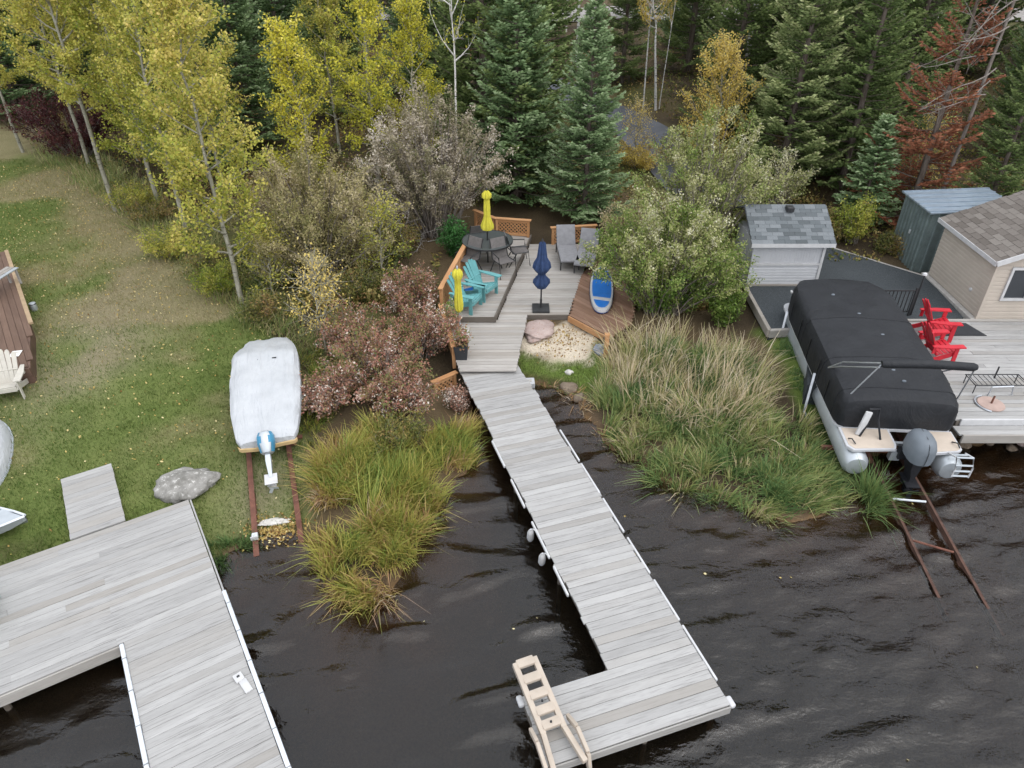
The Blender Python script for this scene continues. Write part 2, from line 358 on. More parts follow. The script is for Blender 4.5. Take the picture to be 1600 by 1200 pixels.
# ------------------------------------------------------------------ ground
def axis(segs):
    out = []
    for a, b, st in segs: out += list(np.arange(a, b, st))
    return np.array(out+[segs[-1][1]])
LAWN = px_poly([(-500, 905), (0, 868), (180, 840), (335, 876), (400, 838), (470, 820), (480, 640), (470, 570), (400, 490), (330, 430), (230, 350), (150, 290), (60, 250), (0, 190), (-300, 150), (-700, 300)], .5)
LAWN2 = px_poly([(806, 585), (812, 532), (850, 545), (930, 520), (945, 560), (925, 590), (850, 592)], .5)
LAWN3 = px_poly([(1180, 520), (1240, 515), (1290, 610), (1340, 690), (1310, 720), (1260, 640), (1215, 560)], .5)
SAND = px_poly([(826, 500), (885, 494), (940, 520), (925, 548), (860, 548), (815, 528)], .55)
MUD = px_poly([(820, 590), (880, 592), (930, 620), (940, 690), (900, 650), (850, 615)], .1)
def ground_col(x, y):
    n1 = fbm(x, y, 2.2, 20); n2 = fbm(x, y, .5, 24, 3); n3 = fbm(x, y, 5.5, 28)
    def C(*c): return np.array(c)[None, :]
    def mixc(a, b, f): f = np.clip(f, 0, 1)[:, None]; return a*(1-f)+b*f
    forest = mixc(C(.060, .045, .028), C(.12, .088, .05), sstep(.35, .65, n1)); forest = mixc(forest, C(.075, .085, .025), sstep(.52, .66, n3)*.7)
    c = forest
    green = mixc(C(.10, .14, .034), C(.16, .19, .058), n2)
    brown = mixc(C(.185, .17, .08), C(.26, .225, .125), n2)
    bare = np.exp(-(((x+10.3)/1.3)**2+((y-15.2)/2.6)**2))*.8+np.exp(-(((x+11.6)/1.2)**2+((y-18.5)/4.5)**2))*.5+np.exp(-(((x+4.9)/.7)**2+((y-10.6)/1.2)**2))*.7
    dry = sstep(11.5, 22, y+(n1-.5)*9)*.8*sstep(.25,.6,n3+.12)
    lawn = mixc(green, brown, sstep(.40, .72, n1*.6+dry*.55+.06)); lawn = mixc(lawn, mixc(C(.21, .185, .115), C(.28, .24, .16), n2), bare*sstep(.25, .6, n1+.1))
    c = mixc(c, lawn, sstep(-.5, .5, sdist(LAWN, x, y)+(n2-.5)*1.2))
    lush = mixc(C(.10, .17, .030), C(.17, .22, .055), n1)
    c = mixc(c, lush, sstep(-.15, .15, sdist(LAWN2, x, y)+(n2-.5)*.3)); c = mixc(c, lush*.8, sstep(-.2, .2, sdist(LAWN3, x, y)+(n2-.5)*.4))
    c = mixc(c, mixc(C(.42, .35, .26), C(.66, .58, .46), n2), sstep(-.12, .12, sdist(SAND, x, y)+(n2-.5)*.7))
    c = mixc(c, C(.085, .062, .045), sstep(-.1, .2, sdist(MUD, x, y)+(n2-.5)*.4))
    sd = sdist(SHORE, x, y)
    c = mixc(c, C(.10, .068, .04)*(.6+.8*n2[:, None]), sstep(.35, .05, sd+(n2-.5)*.2)*sstep(-60, -.1, sd))
    c = np.where((sd < 0)[:, None], C(.17, .105, .05)*(.5+n2[:, None]), c)
    return c
gx = axis([(-140, -40, 10), (-40, -22, 1.0), (-22, -13.5, .3), (-13.5, 13.5, .13), (13.5, 26, .4), (26, 40, 2), (40, 140, 10)])
gy = axis([(-40, 2, 4), (2, 4.4, .4), (4.4, 23, .13), (23, 34, .3), (34, 64, 1.0), (64, 170, 8)])
GX, GY = np.meshgrid(gx, gy, indexing='ij'); fx, fy = GX.ravel(), GY.ravel()
gz = hgt(fx, fy); nx, ny = len(gx), len(gy)
idx = np.arange(nx*ny).reshape(nx, ny)
GQ = np.stack([idx[:-1, :-1], idx[1:, :-1], idx[1:, 1:], idx[:-1, 1:]], -1).reshape(-1, 4)
n = NT('ground_soil_and_turf'); co = n.n('ShaderNodeTexCoord').outputs['Object']; ca = n.n('ShaderNodeAttribute', attribute_name='Col').outputs['Color']
f1 = n.noise(co, 3, 6, .7); f2 = n.noise(co, 24, 4, .7); f3 = n.noise(co, 70, 3, .7)
v = n.mapr(n.math('ADD', n.math('MULTIPLY', f2, .55), n.math('MULTIPLY', f3, .45)), .3, .7, .62, 1.38)
cc = n.n('ShaderNodeCombineColor'); [n.l(v, cc.inputs[i]) for i in range(3)]
col = n.mix(1.0, ca, cc.outputs[0], 'MULTIPLY')
MGROUND = n.done(n.bsdf(col, .95, 0, n.bump(n.math('ADD', f2, f3), .8, .03), .15))
gme = mesh_np('ground', np.stack([fx, fy, gz], 1), GQ, MGROUND, None, True, ground_col(fx, fy))
tag(link('ground', gme), kind='structure')

# ------------------------------------------------------------------ lake
wx = axis([(-60, -12, 4), (-12, 12, .07), (12, 60, 4)]); wy = axis([(-38, 2.5, 2.5), (2.5, 15, .07), (15, 18, 1)])
WX, WY = np.meshgrid(wx, wy, indexing='ij'); a, b = WX.ravel(), WY.ravel()
def waves(a, b):
    ca, sa = math.cos(R(14)), math.sin(R(14)); u = a*ca+b*sa; w = -a*sa+b*ca
    right = sstep(-1.5, 4, a)
    h1 = fbm(u*.34, w, .38, 40, 2); h2 = fbm(u*.45, w, .24, 44, 2); h3 = fbm(u*.3+5, w, 1.5, 50, 1)
    z = np.clip(h1-.46, 0, 1)**1.2*(.24-.03*right)+(h2-.5)*(.040+.058*right)+(h3-.5)*.06-.03
    return z
wz = waves(a, b); m_, k_ = len(wx), len(wy); wi = np.arange(m_*k_).reshape(m_, k_)
WQ = np.stack([wi[:-1, :-1], wi[1:, :-1], wi[1:, 1:], wi[:-1, 1:]], -1).reshape(-1, 4)
# close the body of water: skirts and a floor well below the lake bed
rim = np.concatenate([wi[:, 0], wi[-1, 1:], wi[-2::-1, -1], wi[0, -2:0:-1]]); base = m_*k_
low = np.stack([a[rim], b[rim], np.full(len(rim), -4.0)], 1); nr = len(rim)
skirt = np.array([(rim[(i+1) % nr], rim[i], base+i, base+(i+1) % nr) for i in range(nr)])
corners = [0, m_-1, m_-1+k_-1, 2*(m_-1)+k_-1]
floor_q = np.array([[base+corners[3], base+corners[2], base+corners[1], base+corners[0]]])
n = NT('lake_water'); co = n.n('ShaderNodeTexCoord').outputs['Object']
r1 = n.noise(n.mapping(co, (.55, 1.0, 1), (0, 0, R(-14))), 7.5, 3, .6, .3); r2 = n.noise(n.mapping(co, (.7, 1, 1), (0, 0, R(10))), 19, 2, .55)
sx = n.n('ShaderNodeSeparateXYZ'); n.l(co, sx.inputs[0]); rt = n.mapr(sx.outputs[0], -2, 5, .6, 1.3)
nb = n.n('ShaderNodeBump'); nb.inputs['Distance'].default_value = .02; n.l(n.math('MULTIPLY', rt, 1.0), nb.inputs['Strength']); n.l(n.math('ADD', r1, n.math('MULTIPLY', r2, .35)), nb.inputs['Height'])
fr = n.n('ShaderNodeFresnel'); fr.inputs[0].default_value = 1.54; n.l(nb.outputs[0], fr.inputs['Normal'])
gl = n.n('ShaderNodeBsdfGlossy'); gl.inputs['Roughness'].default_value = .04; n.l(nb.outputs[0], gl.inputs['Normal'])
tr = n.n('ShaderNodeBsdfTransparent'); tr.inputs[0].default_value = (.62, .54, .44, 1)
df = n.n('ShaderNodeBsdfDiffuse'); df.inputs[0].default_value = (.062, .050, .033, 1); silt = n.n('ShaderNodeMixShader'); silt.inputs[0].default_value = .10; n.l(tr.outputs[0], silt.inputs[1]); n.l(df.outputs[0], silt.inputs[2])   # fine silt hanging in the water
mx = n.n('ShaderNodeMixShader'); n.l(fr.outputs[0], mx.inputs[0]); n.l(silt.outputs[0], mx.inputs[1]); n.l(gl.outputs[0], mx.inputs[2])
n.l(mx.outputs[0], n.out.inputs[0])
va = n.n('ShaderNodeVolumeAbsorption'); va.inputs['Color'].default_value = (.60, .44, .24, 1); va.inputs['Density'].default_value = 2.6; n.l(va.outputs[0], n.out.inputs['Volume'])
MWATER = n.m
wme = mesh_np('lake', np.concatenate([np.stack([a, b, wz], 1), low]), np.concatenate([WQ, skirt, floor_q]), MWATER, None, False)
sm = np.ones(len(wme.polygons), bool); sm[len(WQ):] = False; wme.polygons.foreach_set('use_smooth', sm)
tag(link('water', wme), kind='structure')

# ------------------------------------------------------------------ driveway and far road
def strip(name, pts, hw, mat, lift=.05, step=.5):
    P = []
    for i in range(len(pts)-1):
        p, q = Vector(pts[i][:2]), Vector(pts[i+1][:2]); k = max(1, int((q-p).length/step))
        P += [p.lerp(q, j/k) for j in range(k)]
    P.append(Vector(pts[-1][:2]))
    for _ in range(4): P = [P[0]]+[(P[i-1]+P[i]*2+P[i+1])/4 for i in range(1, len(P)-1)]+[P[-1]]
    V = []; cols = 7
    for i, p in enumerate(P):
        d = (P[min(i+1, len(P)-1)]-P[max(i-1, 0)]).normalized(); nrm = Vector((-d.y, d.x))
        for k in range(cols):
            q = p+nrm*hw*(k/(cols-1)*2-1); V.append((q.x, q.y, hz(q.x, q.y)+lift))
    Q = [(i*cols+k, i*cols+k+1, (i+1)*cols+k+1, (i+1)*cols+k) for i in range(len(P)-1) for k in range(cols-1)]
    return tag(link(name, mesh_np(name, V, Q, mat, None, True)), kind='structure')
n = NT('asphalt'); co = n.n('ShaderNodeTexCoord').outputs['Object']; f = n.noise(co, 1.2, 5); f2 = n.noise(co, 60, 2)
MASPH = n.done(n.bsdf(n.mix(n.mapr(f, .3, .7, 0, 1), (.062, .067, .078, 1), (.115, .12, .135, 1)), .75, 0, n.bump(f2, .4, .01), .4))
MGRAVEL = simple('pale_gravel', (.30, .28, .26), .95, 0, .25, 2)
ROADP = [GT(780, 95), GT(850, 128), GT(905, 152), GT(975, 190), GT(1025, 228), GT(1085, 285), GT(1140, 330)]
strip('driveway', ROADP, 1.1, MASPH)
strip('far_road', [(-60, 62), (0, 60), (30, 58), (80, 60)], 3.0, MGRAVEL, .08, 2)

# ------------------------------------------------------------------ planks and docks
PLK = {}
def plank_mesh(L, w, t, mat):
    k = (round(L, 2), w, t, mat.name)
    if k not in PLK:
        PLK[k] = MB().box((0, 0, 0), (k[0], w, t)).mesh('plank', mat, False, .0022)
    return PLK[k]
def plank(parent, x0, x1, y, z, w, t, mat, jx=.008, rz=0, name='plank'):
    o = link(name, plank_mesh(round((x1-x0)*20)/20, w, t, mat), parent, ((x0+x1)/2+random.uniform(-jx, jx), y, z-t/2+random.uniform(-.003, .002)))
    o.rotation_euler = (random.uniform(-.006, .006), random.uniform(-.001, .001), rz+random.uniform(-.0022, .0022)); return o

# main walkway with its end platform: local X across the dock, -Y out over the lake
A = (-1.30, 14.50); DW = 1.42; LEN = 8.55; END = 1.05
dock = thing('walkway_dock', 'long pale grey plank walkway running from the patio deck out over the lake', 'dock', (A[0], A[1], 0), math.atan2(.316, .949))
ZT = .50; pw, gap = .135, .006
nrow = int(LEN/(pw+gap))
for i in range(nrow):
    y = -(i+.5)*LEN/nrow
    sec = int(i/9.6); jog = [.0, .012, -.015, .02, -.01, .015, 0][sec % 7]
    plank(dock, jog, DW+jog+random.uniform(-.012, .012), y, ZT, LEN/nrow-gap, .032, MWB)
ne = 7
for i in range(ne):
    plank(dock, -1.34, DW+.01, -LEN-(i+.5)*END/ne, ZT, END/ne-gap, .032, MWB)
b = MB()
for x in (.09, DW/2, DW-.09): b.box((x, -LEN/2, ZT-.115), (.045, LEN-.02, .15))
b.build('stringer_frame', MPOST, dock)
b = MB()
for y in (-LEN-.03, -LEN-END+.03): b.box((.04, y, ZT-.12), (2.70, .045, .15))
for x in (-1.30, DW-.03): b.box((x, -LEN-END/2, ZT-.125), (.045, END-.12, .14))
b.build('platform_frame', MPOST, dock)
MB().box((.04, -LEN-END-.022, ZT-.085), (2.76, .025, .15)).build('fascia_board', MWB, dock, False, .004)
for (x, y) in [(.12, -1.6), (DW-.12, -1.6), (.12, -4.0), (DW-.12, -4.0), (.12, -6.4), (DW-.12, -6.4), (.1, -8.4), (DW-.1, -9.4), (-1.2, -8.7), (-1.2, -9.45), (.2, -9.45)]:
    w = dock.matrix_basis @ Vector((x, y, 0)); zb = hz(w.x, w.y)-.2
    MB().tube([(x, y, zb), (x, y, ZT-.045)], .045, 8).build('post', MPOST, dock, True)
for side, segs in ((1, [(3.0, 4.05), (4.15, 5.05), (5.2, 6.1), (6.25, 7.1), (7.25, 8.1), (8.2, 9.2)]), (-1, [(2.9, 3.75), (4.15, 4.95), (5.35, 6.25), (6.45, 7.1)])):
    for s0, s1 in segs:
        x = DW+.026 if side > 0 else -.030
        MB().box((x, -(s0+s1)/2, ZT-.02), (.038, s1-s0, .06)).build('bumper_strip', MWHITE2, dock, True, .014, 2)
for x, y in ((DW+.035, -LEN-END+.05), (-1.37, -LEN-.05)):
    MB().box((x, y, ZT-.03), (.085, .17, .075)).build('corner_bumper', MWHITE2, dock, True, .03, 3)
# fenders hanging off the walkway
DM = dock.matrix_basis.copy()
for k, (y, lab) in enumerate(((-5.42, 'white boat fender hanging off the walkway edge, the one nearer the shore'), (-6.02, 'white boat fender hanging off the walkway edge, the one nearer the end platform'))):
    w = DM @ Vector((-.10, y-.06, .29))
    t = thing('boat_fender', lab, 'fender', w, 0, 'fenders on the walkway'); t.rotation_euler = (R(14), R(8), R(-24)); t.scale = (1.05, 1.05, 1.15)
    MB().lathe([(.012, -.17), (.045, -.14), (.062, -.08), (.062, .08), (.045, .14), (.018, .17), (.018, .20)], 12).build('fender_body', MWHITE2, t, True)
    MB().tube([(0, 0, .19), (.03, 0, .24), (.10, .0, .20)], .008, 5).build('rope', MWHITE2, t, True)
# tan swim ladder lying flipped up over the end platform
t = thing('swim_ladder', 'tan moulded plastic swim ladder folded up onto the end platform of the walkway', 'ladder', DM @ Vector((-1.10, -LEN-END-.06, ZT)), dock.rotation_euler[2]+R(3), None)
W_, TH_ = .38, .055
b = MB(); yy = [0.42, .60, .83, 1.07, 1.31]
b.bar((-W_/2+.04, .40, .16), (-W_/2+.04, 1.45, .30), .08, .09); b.bar((W_/2-.04, .40, .16), (W_/2-.04, 1.45, .30), .08, .09)
b.build('side_rail', MTANPL, t, True, .012, 2)
for y in (.50, .70, .93, 1.17, 1.41):
    MB().bar((-W_/2+.06, y, .185+(y-.4)*.13), (W_/2-.06, y, .185+(y-.4)*.13), .135, .06).build('rung', MTANPL, t, True, .012, 2)
b = MB(); b.bar((-W_/2+.05, .50, .165), (-W_/2-.02, -.10, .10), .075, .09); b.bar((W_/2-.05, .50, .165), (W_/2+.04, -.10, .10), .075, .09)
b.build('lower_leg', MTANPL, t, True, .015, 2)
for sx in (-1, 1):
    b = MB(); pts = [(sx*(W_/2+.085), .55, .12), (sx*(W_/2+.10), .30, .24), (sx*(W_/2+.11), -.02, .15), (sx*(W_/2+.11), -.10, -.12)]
    for i in range(3): b.bar(pts[i], pts[i+1], .055, .09)
    b.build('handrail', MTANPL, t, True, .015, 2)
for y in (.82, .52):
    MB().tube([(0, y-.02, .22+(y-.4)*.13-.012), (0, y-.02, .243+(y-.4)*.13-.012)], .016, 8).build('bolt', MBLACK, t, True)

# left dock
MRAILC = simple('grey_rail_joint', (.22, .23, .24), .6)
C0 = (-6.09, 9.99); LM = math.atan2(.528, .849)
ld = thing('boat_dock', 'wide weathered grey plank dock on the left with a long finger reaching into the lake', 'dock', (C0[0], C0[1], 0), LM)
U1 = 2.74; UF = 7.4; WL = -7.2; FW = -1.53
def drow(parent, u0, u1, w0, w1, z, pwid, mat, split=None):
    k = int(round((u1-u0)/pwid))
    for i in range(k):
        y = -(u0+(i+.5)*(u1-u0)/k); w_ = (u1-u0)/k-.004
        if split:
            s = split[i % len(split)]; plank(parent, w0, s-.004, y, z, w_, .036, mat, .002); plank(parent, s+.004, w1, y, z, w_, .036, mat, .002)
        else: plank(parent, w0, w1, y, z, w_, .036, mat, .004)
drow(ld, 0, U1, WL, -.01, ZT, .14, MWB, [-3.6, -2.2, -4.9, -3.0, -1.6])
drow(ld, U1, UF, FW+.02, -.01, ZT, .14, MWB)
b = MB()
for x in (-7.1, -5.2, -3.4, -1.6, -.08): b.box((x, -U1/2, ZT-.12), (.06, U1-.1, .16))
for x in (FW+.1, -.12): b.box((x, -(U1+UF)/2, ZT-.12), (.05, UF-U1-.05, .16))
b.build('stringer_frame', MPOST, ld)
MB().box(((WL+FW)/2, -U1-.026, ZT-.12), (FW-WL-.1, .03, .20)).build('fascia_board', MBORDER, ld, False, .004)
MB().box((.026, -U1/2-.0, ZT-.11), (.03, U1, .18)).build('fascia_board', MWB, ld, False, .004)
for x, y0, y1 in ((.030, -2.55, -UF), (FW-.016, -U1-.03, -UF)):
    MB().box((x, (y0+y1)/2, ZT-.015), (.065, y0-y1, .085)).build('edge_rail', MSTEEL, ld, True, .02, 2)
    k = 0; yy_ = y0-.3
    while yy_ > y1:
        MB().box((x, yy_, ZT+.0), (.071, .014, .062)).build('rail_clip', MRAILC, ld); yy_ -= .62
for (x, y) in [(-.3, -2.2), (-1.4, -4.4), (-.2, -4.4), (-1.4, -6.6), (-.2, -6.6), (-3.2, -2.6), (-5.0, -2.5), (-3.2, -.4), (-5.4, -.4), (-.4, -.4)]:
    w = ld.matrix_basis @ Vector((x, y, 0)); zb = hz(w.x, w.y)-.2
    MB().tube([(x, y, zb), (x, y, ZT-.05)], .05, 8).build('post', MPOST, ld, True)
st = thing('step_platform', 'small square grey plank landing butted onto the lawn side of the left dock', 'landing', (C0[0], C0[1], 0), LM)
drow(st, -1.88, -.03, -1.98, -1.10, ZT+.015, .145, MWB)
b = MB()
for x in (-1.92, -1.16): b.box((x, .95, ZT-.13), (.05, 1.8, .19))
b.box((-1.54, 1.86, ZT-.12), (.70, .04, .17)); b.box((-1.54, .08, ZT-.12), (.70, .04, .17)); b.build('frame', MBORDER, st)
LDM = ld.matrix_basis.copy()
t = thing('dock_cleat_box', 'small white plastic mooring plate on the right edge of the left dock', 'mooring plate', LDM @ Vector((-.16, -4.40, ZT)), LM+R(10))
MB().box((0, .11, .02), (.13, .15, .04)).build('plate', MWHITE2, t, True, .012, 2); MB().box((.02, -.08, .016), (.11, .24, .032)).build('strap', MWHITE2, t, True, .01, 2)
MB().box((0, .12, .043), (.04, .03, .012)).build('slot', MDARKM, t)

# ------------------------------------------------------------------ patio deck
pd = thing('patio_deck', 'grey plank patio deck at the shore end of the walkway holding the table and chairs', 'deck', (0, 0, 0))
ZD, ZU = .53, .65
for _x, _y in ((-1.3, 15.2), (1.5, 18), (-1.2, 21.5), (2.2, 21)): ZD = max(ZD, hz(_x, _y)+.06)
ZU = ZD+.12
def lerp1(y, pts):
    for (y0, x0), (y1, x1) in zip(pts, pts[1:]):
        if y0 <= y <= y1: return x0+(x1-x0)*(y-y0)/(y1-y0)
    return pts[0][1] if y < pts[0][0] else pts[-1][1]
LEFTB = [(14.2, -1.22), (14.6, -1.32), (16.5, -1.72), (17.6, -1.8), (20.0, -1.35), (22.0, -1.25)]
DIV = [(16.55, -.44), (21.9, .62)]
RIGHTB = [(14.2, .10), (14.5, .12), (16.98, .42), (17.0, 1.52), (18.9, 1.95), (21.2, 2.5)]
y = 14.30; i = 0
while y < 21.6:
    w_ = .136; xr = lerp1(y, RIGHTB); xl = lerp1(y, LEFTB) if y < 16.55 else lerp1(y, DIV)+.02
    if 16.9 < y < 17.04: pass
    plank(pd, xl, xr, y, ZD, w_-.008, .035, MDECK, .004, R(.6)); y += w_
y = 16.62
ud = []
while y < 22.0:
    plank(pd, lerp1(y, LEFTB), lerp1(y, DIV)-.02, y, ZU, .128, .035, MDECK, .004, R(.6)); y += .136
b = MB(); b.bar((-.445, 16.56, ZU-.03), (.62, 21.95, ZU-.03), .035, .16); b.build('step_riser', MPOST, pd)
b = MB(); b.bar((-1.7, 16.53, ZU-.035), (-.42, 16.53, ZU-.035), .035, .15); b.build('step_riser', MPOST, pd)
b = MB()
for (x0, y0, x1, y1) in ((-1.28, 14.7, -1.66, 16.4), (-1.74, 17.6, -1.3, 20), (.06, 14.6, .35, 16.9), (1.44, 17.1, 1.9, 18.9), (-.5, 14.8, -.45, 21.8), (1.9, 19, 2.4, 21.4)): b.bar((x0, y0, ZD-.14), (x1, y1, ZD-.14), .05, .20)
b.box((.95, 16.97, ZD-.09), (1.1, .04, .14)); b.build('joist_frame', MPOST, pd)
# reddish brown angled section on the right
bd = thing('side_deck', 'reddish brown board deck section under the paddleboard, right of the patio deck', 'deck', (0, 0, 0))
BL = [(G(889, 493, ZD).xy), (G(903, 432, ZD).xy), (G(938, 402, ZD).xy), (G(1000, 420, ZD).xy), (G(985, 505, ZD).xy), (G(953, 527, ZD).xy)]
dirv = (BL[5]-BL[0]).normalized(); nv = Vector((-dirv.y, dirv.x)); ang = math.atan2(dirv.y, dirv.x)
def clip(poly, o, d, n, k):
    """extent along d of the polygon on the line o + n*k"""
    xs = []
    for i in range(len(poly)):
        p, q = poly[i]-o, poly[(i+1) % len(poly)]-o; a_, b_ = p.dot(n)-k, q.dot(n)-k
        if (a_ < 0) != (b_ < 0): s = a_/(a_-b_); xs.append((p+(q-p)*s).dot(d))
    return (min(xs), max(xs)) if len(xs) >= 2 else None
k = .07
while k < 6:
    e = clip(BL, BL[0], dirv, nv, k)
    if e and e[1]-e[0] > .15:
        c = BL[0]+dirv*(e[0]+e[1])/2+nv*k; L = round((e[1]-e[0])*20)/20
        o = link('plank', plank_mesh(L, .13, .035, MWD), bd, (c.x+.03, c.y, ZD-.002-.0175+random.uniform(-.002, .002))); o.rotation_euler = (0, 0, ang)
    k += .138
b = MB(); b.bar((*(BL[0]-nv*.02), ZD-.09), (*(BL[5]-nv*.02), ZD-.09), .035, .16); b.build('fascia_board', MCEDAR, bd)
b = MB()
for q in BL[3:6]: b.box((q.x-.1, q.y+.12, ZD-.30), (.1, .1, .5))
b.build('support_posts', MPOST, bd)

def fence_panel(name, label, p0, p1, z0, h, lattice=True, cap=True, solid=False, grp=None):
    p0 = Vector(p0); p1 = Vector(p1); L = (p1-p0).length; rz = math.atan2(p1.y-p0.y, p1.x-p0.x)
    t = thing(name, label, 'fence', (p0.x, p0.y, z0), rz, grp)
    for x in (.04, L-.04): MB().box((x, 0, h/2-.1), (.085, .085, h+.16)).build('post', MCEDAR, t, False, .006)
    MB().box((L/2, 0, h+.005), (L+.10, .13, .035)).build('cap_rail', MCEDAR, t, False, .005)
    MB().box((L/2, 0, .06), (L-.17, .045, .08)).build('bottom_rail', MCEDAR, t, False, .005)
    MB().box((L/2, 0, h-.065), (L-.17, .045, .08)).build('top_rail', MCEDAR, t, False, .005)
    if solid:
        k = int((L-.17)/.125)
        for i in range(k): link('board', plank_mesh(.105, .022, h-.24, MCEDAR), t, (.085+(i+.5)*(L-.17)/k, 0, h/2-.004))
    else:
        b = MB(); hh = h-.22; x0, x1 = .085, L-.085; z_0, z_1 = .10, h-.105; st_ = .12
        for sgn, yo in ((1, .008), (-1, -.008)):
            s = x0-(z_1-z_0)
            while s < x1+(z_1-z_0):
                xa, za, xb, zb = (s, z_0, s+(z_1-z_0), z_1) if sgn > 0 else (s, z_1, s+(z_1-z_0), z_0)
                if xb > x0 and xa < x1:
                    f0 = max(0, (x0-xa)/(xb-xa)); f1 = min(1, (x1-xa)/(xb-xa))
                    if f1-f0 > .05: b.bar((xa+(xb-xa)*f0, yo, za+(zb-za)*f0), (xa+(xb-xa)*f1, yo, za+(zb-za)*f1), .008, .034, (0, 0, 1))
                s += st_
        tag(b.build('lattice_slats', MCEDAR, t), kind='stuff')
    return t
fence_panel('lattice_fence', 'orange-brown lattice fence panel at the back of the patio deck, left of the gap', (-.52, 22.05), (.56, 21.85), ZU, .56)
fence_panel('lattice_fence', 'orange-brown lattice fence panel behind the grey sun loungers', (1.26, 21.55), (2.65, 21.75), ZD, .56)
fence_panel('lattice_fence', 'short orange-brown lattice panel in the back corner behind the yellow table umbrella', (-1.22, 22.75), (-.58, 22.1), ZU-.05, .6)
fence_panel('board_fence', 'cedar board fence closing the left side of the patio deck', (-1.34, 19.9), (-1.86, 16.9), ZD, .80, solid=True)
fence_panel('board_fence', 'lower cedar fence run between the red dogwood bush and the deck planters', (-1.87, 16.8), (-1.40, 14.75), ZD-.1, .46, solid=True)
fence_panel('lattice_fence', 'small peach-coloured lattice skirt beside the first planks of the walkway', (-1.85, 14.02), (-1.36, 14.42), ZD-.60, .42)
p = G(947, 545, .55); t = thing('fence_post', 'short orange-brown wooden post at the outer corner of the side deck', 'post', (p.x, p.y, hz(p.x, p.y)-.05))
MB().box((0, 0, .33), (.10, .10, .66)).build('shaft', MCEDAR, t, False, .008); MB().box((0, 0, .68), (.13, .13, .035)).build('cap', MCEDAR, t, False, .01)

# ------------------------------------------------------------------ furniture
def adirondack(name, label, cat, mat, loc, rz, group=None):
    t = thing(name, label, cat, loc, rz, group)       # front faces local -Y
    for i in range(5):
        s = i/4; y = -.34+.36*s; z = .36-.10*s
        MB().box((0, y, z), (.50, .082, .022), Matrix.Rotation(R(-15), 3, 'X')).build('seat_slat', mat, t, False, .006)
    for i in range(5):
        x = (i-2)*.095; top = .98-.035*abs(i-2)**1.6; r = Matrix.Rotation(R(22), 3, 'X')
        b0 = Vector((x*.9, .04, .26)); b1 = Vector((x*1.22, .04+.30, top))
        w0 = .085
        b = MB(); a = (b1-b0).normalized(); sx_ = Vector((1, 0, 0)); nn = a.cross(sx_).normalized()*.011
        ring = [(b0-sx_*w0/2), (b0+sx_*w0/2), (b1-a*.06+sx_*w0*.58), (b1-a*.015+sx_*w0*.36), (b1), (b1-a*.015-sx_*w0*.36), (b1-a*.06-sx_*w0*.58)]
        b.loft([[q-nn for q in ring], [q+nn for q in ring]]); b.build('back_slat', mat, t)
    MB().box((0, .155, .50), (.50, .025, .075), Matrix.Rotation(R(20), 3, 'X')).build('back_brace', mat, t, False, .004)
    for sx_ in (-1, 1):
        b = MB(); b.loft([[(sx_*.27, -.46, z), (sx_*.42, -.46, z), (sx_*.42, -.10, z), (sx_*.36, .26, z), (sx_*.28, .26, z)] for z in (.525, .55)]); b.build('armrest', mat, t)
        MB().box((sx_*.31, -.34, .262), (.025, .10, .524)).build('front_leg', mat, t, False, .004)
        MB().bar((sx_*.275, -.38, .33), (sx_*.275, .46, .03), .025, .12).build('back_leg', mat, t, False, .004)
        MB().box((sx_*.315, .20, .44), (.022, .07, .17)).build('arm_support', mat, t)
    MB().box((0, -.39, .30), (.52, .025, .11)).build('front_apron', mat, t, False, .004)
    return t
p = G(752, 462, ZU); adirondack('adirondack_chair', 'turquoise slatted wooden lounge chair nearest the patio table', 'chair', MTURQ, (p.x-.04, p.y+.05, ZU), R(58), 'turquoise lounge chairs')
p = G(724, 482, ZU); adirondack('adirondack_chair', 'turquoise slatted wooden lounge chair partly hidden behind the front yellow umbrella', 'chair', MTURQ, (p.x+.02, p.y+.05, ZU), R(68), 'turquoise lounge chairs')
t = thing('towel', 'blue folded towel lying between the two turquoise chairs', 'towel', (*G(733, 458, ZU).xy, ZU+.0), R(25))
b = MB(); b.box((0, 0, .035), (.42, .30, .07)); b.build('cloth', MDBLUE, t, True, .02, 2); MB().box((.04, .02, .085), (.30, .20, .035)).build('fold', MBLUE, t, True, .012, 2)

def umbrella(name, label, loc, ztop, prof, mat, pole_m, base, zpole0=0):
    t = thing(name, label, 'umbrella', loc)
    MB().tube([(0, 0, zpole0), (0, 0, ztop)], .021, 10).build('pole', pole_m, t, True)
    rng_ = random.Random(label)
    b = MB(); N = 48; rings = []
    for r_, z in prof:
        ph = rng_.uniform(-.04, .04); rings.append([(r_*(1+.16*math.cos(8*(2*PI*k/N)+ph*6))*math.cos(2*PI*k/N), r_*(1+.16*math.cos(8*(2*PI*k/N)+ph*6))*math.sin(2*PI*k/N), z+.012*math.cos(8*2*PI*k/N)) for k in range(N)])
    b.loft(rings); b.build('folded_canopy', mat, t, True)
    MB().lathe([(.03, ztop-.02), (.028, ztop+.03), (.012, ztop+.07)], 10).build('finial', pole_m, t, True)
    if base == 'square':
        MB().box((0, 0, .03), (.46, .46, .06)).build('base_plate', MDARKM if mat is MNAVY else MCONC, t, True, .012, 2); MB().tube([(0, 0, .05), (0, 0, .30)], .03, 10).build('base_sleeve', pole_m, t, True)
    return t
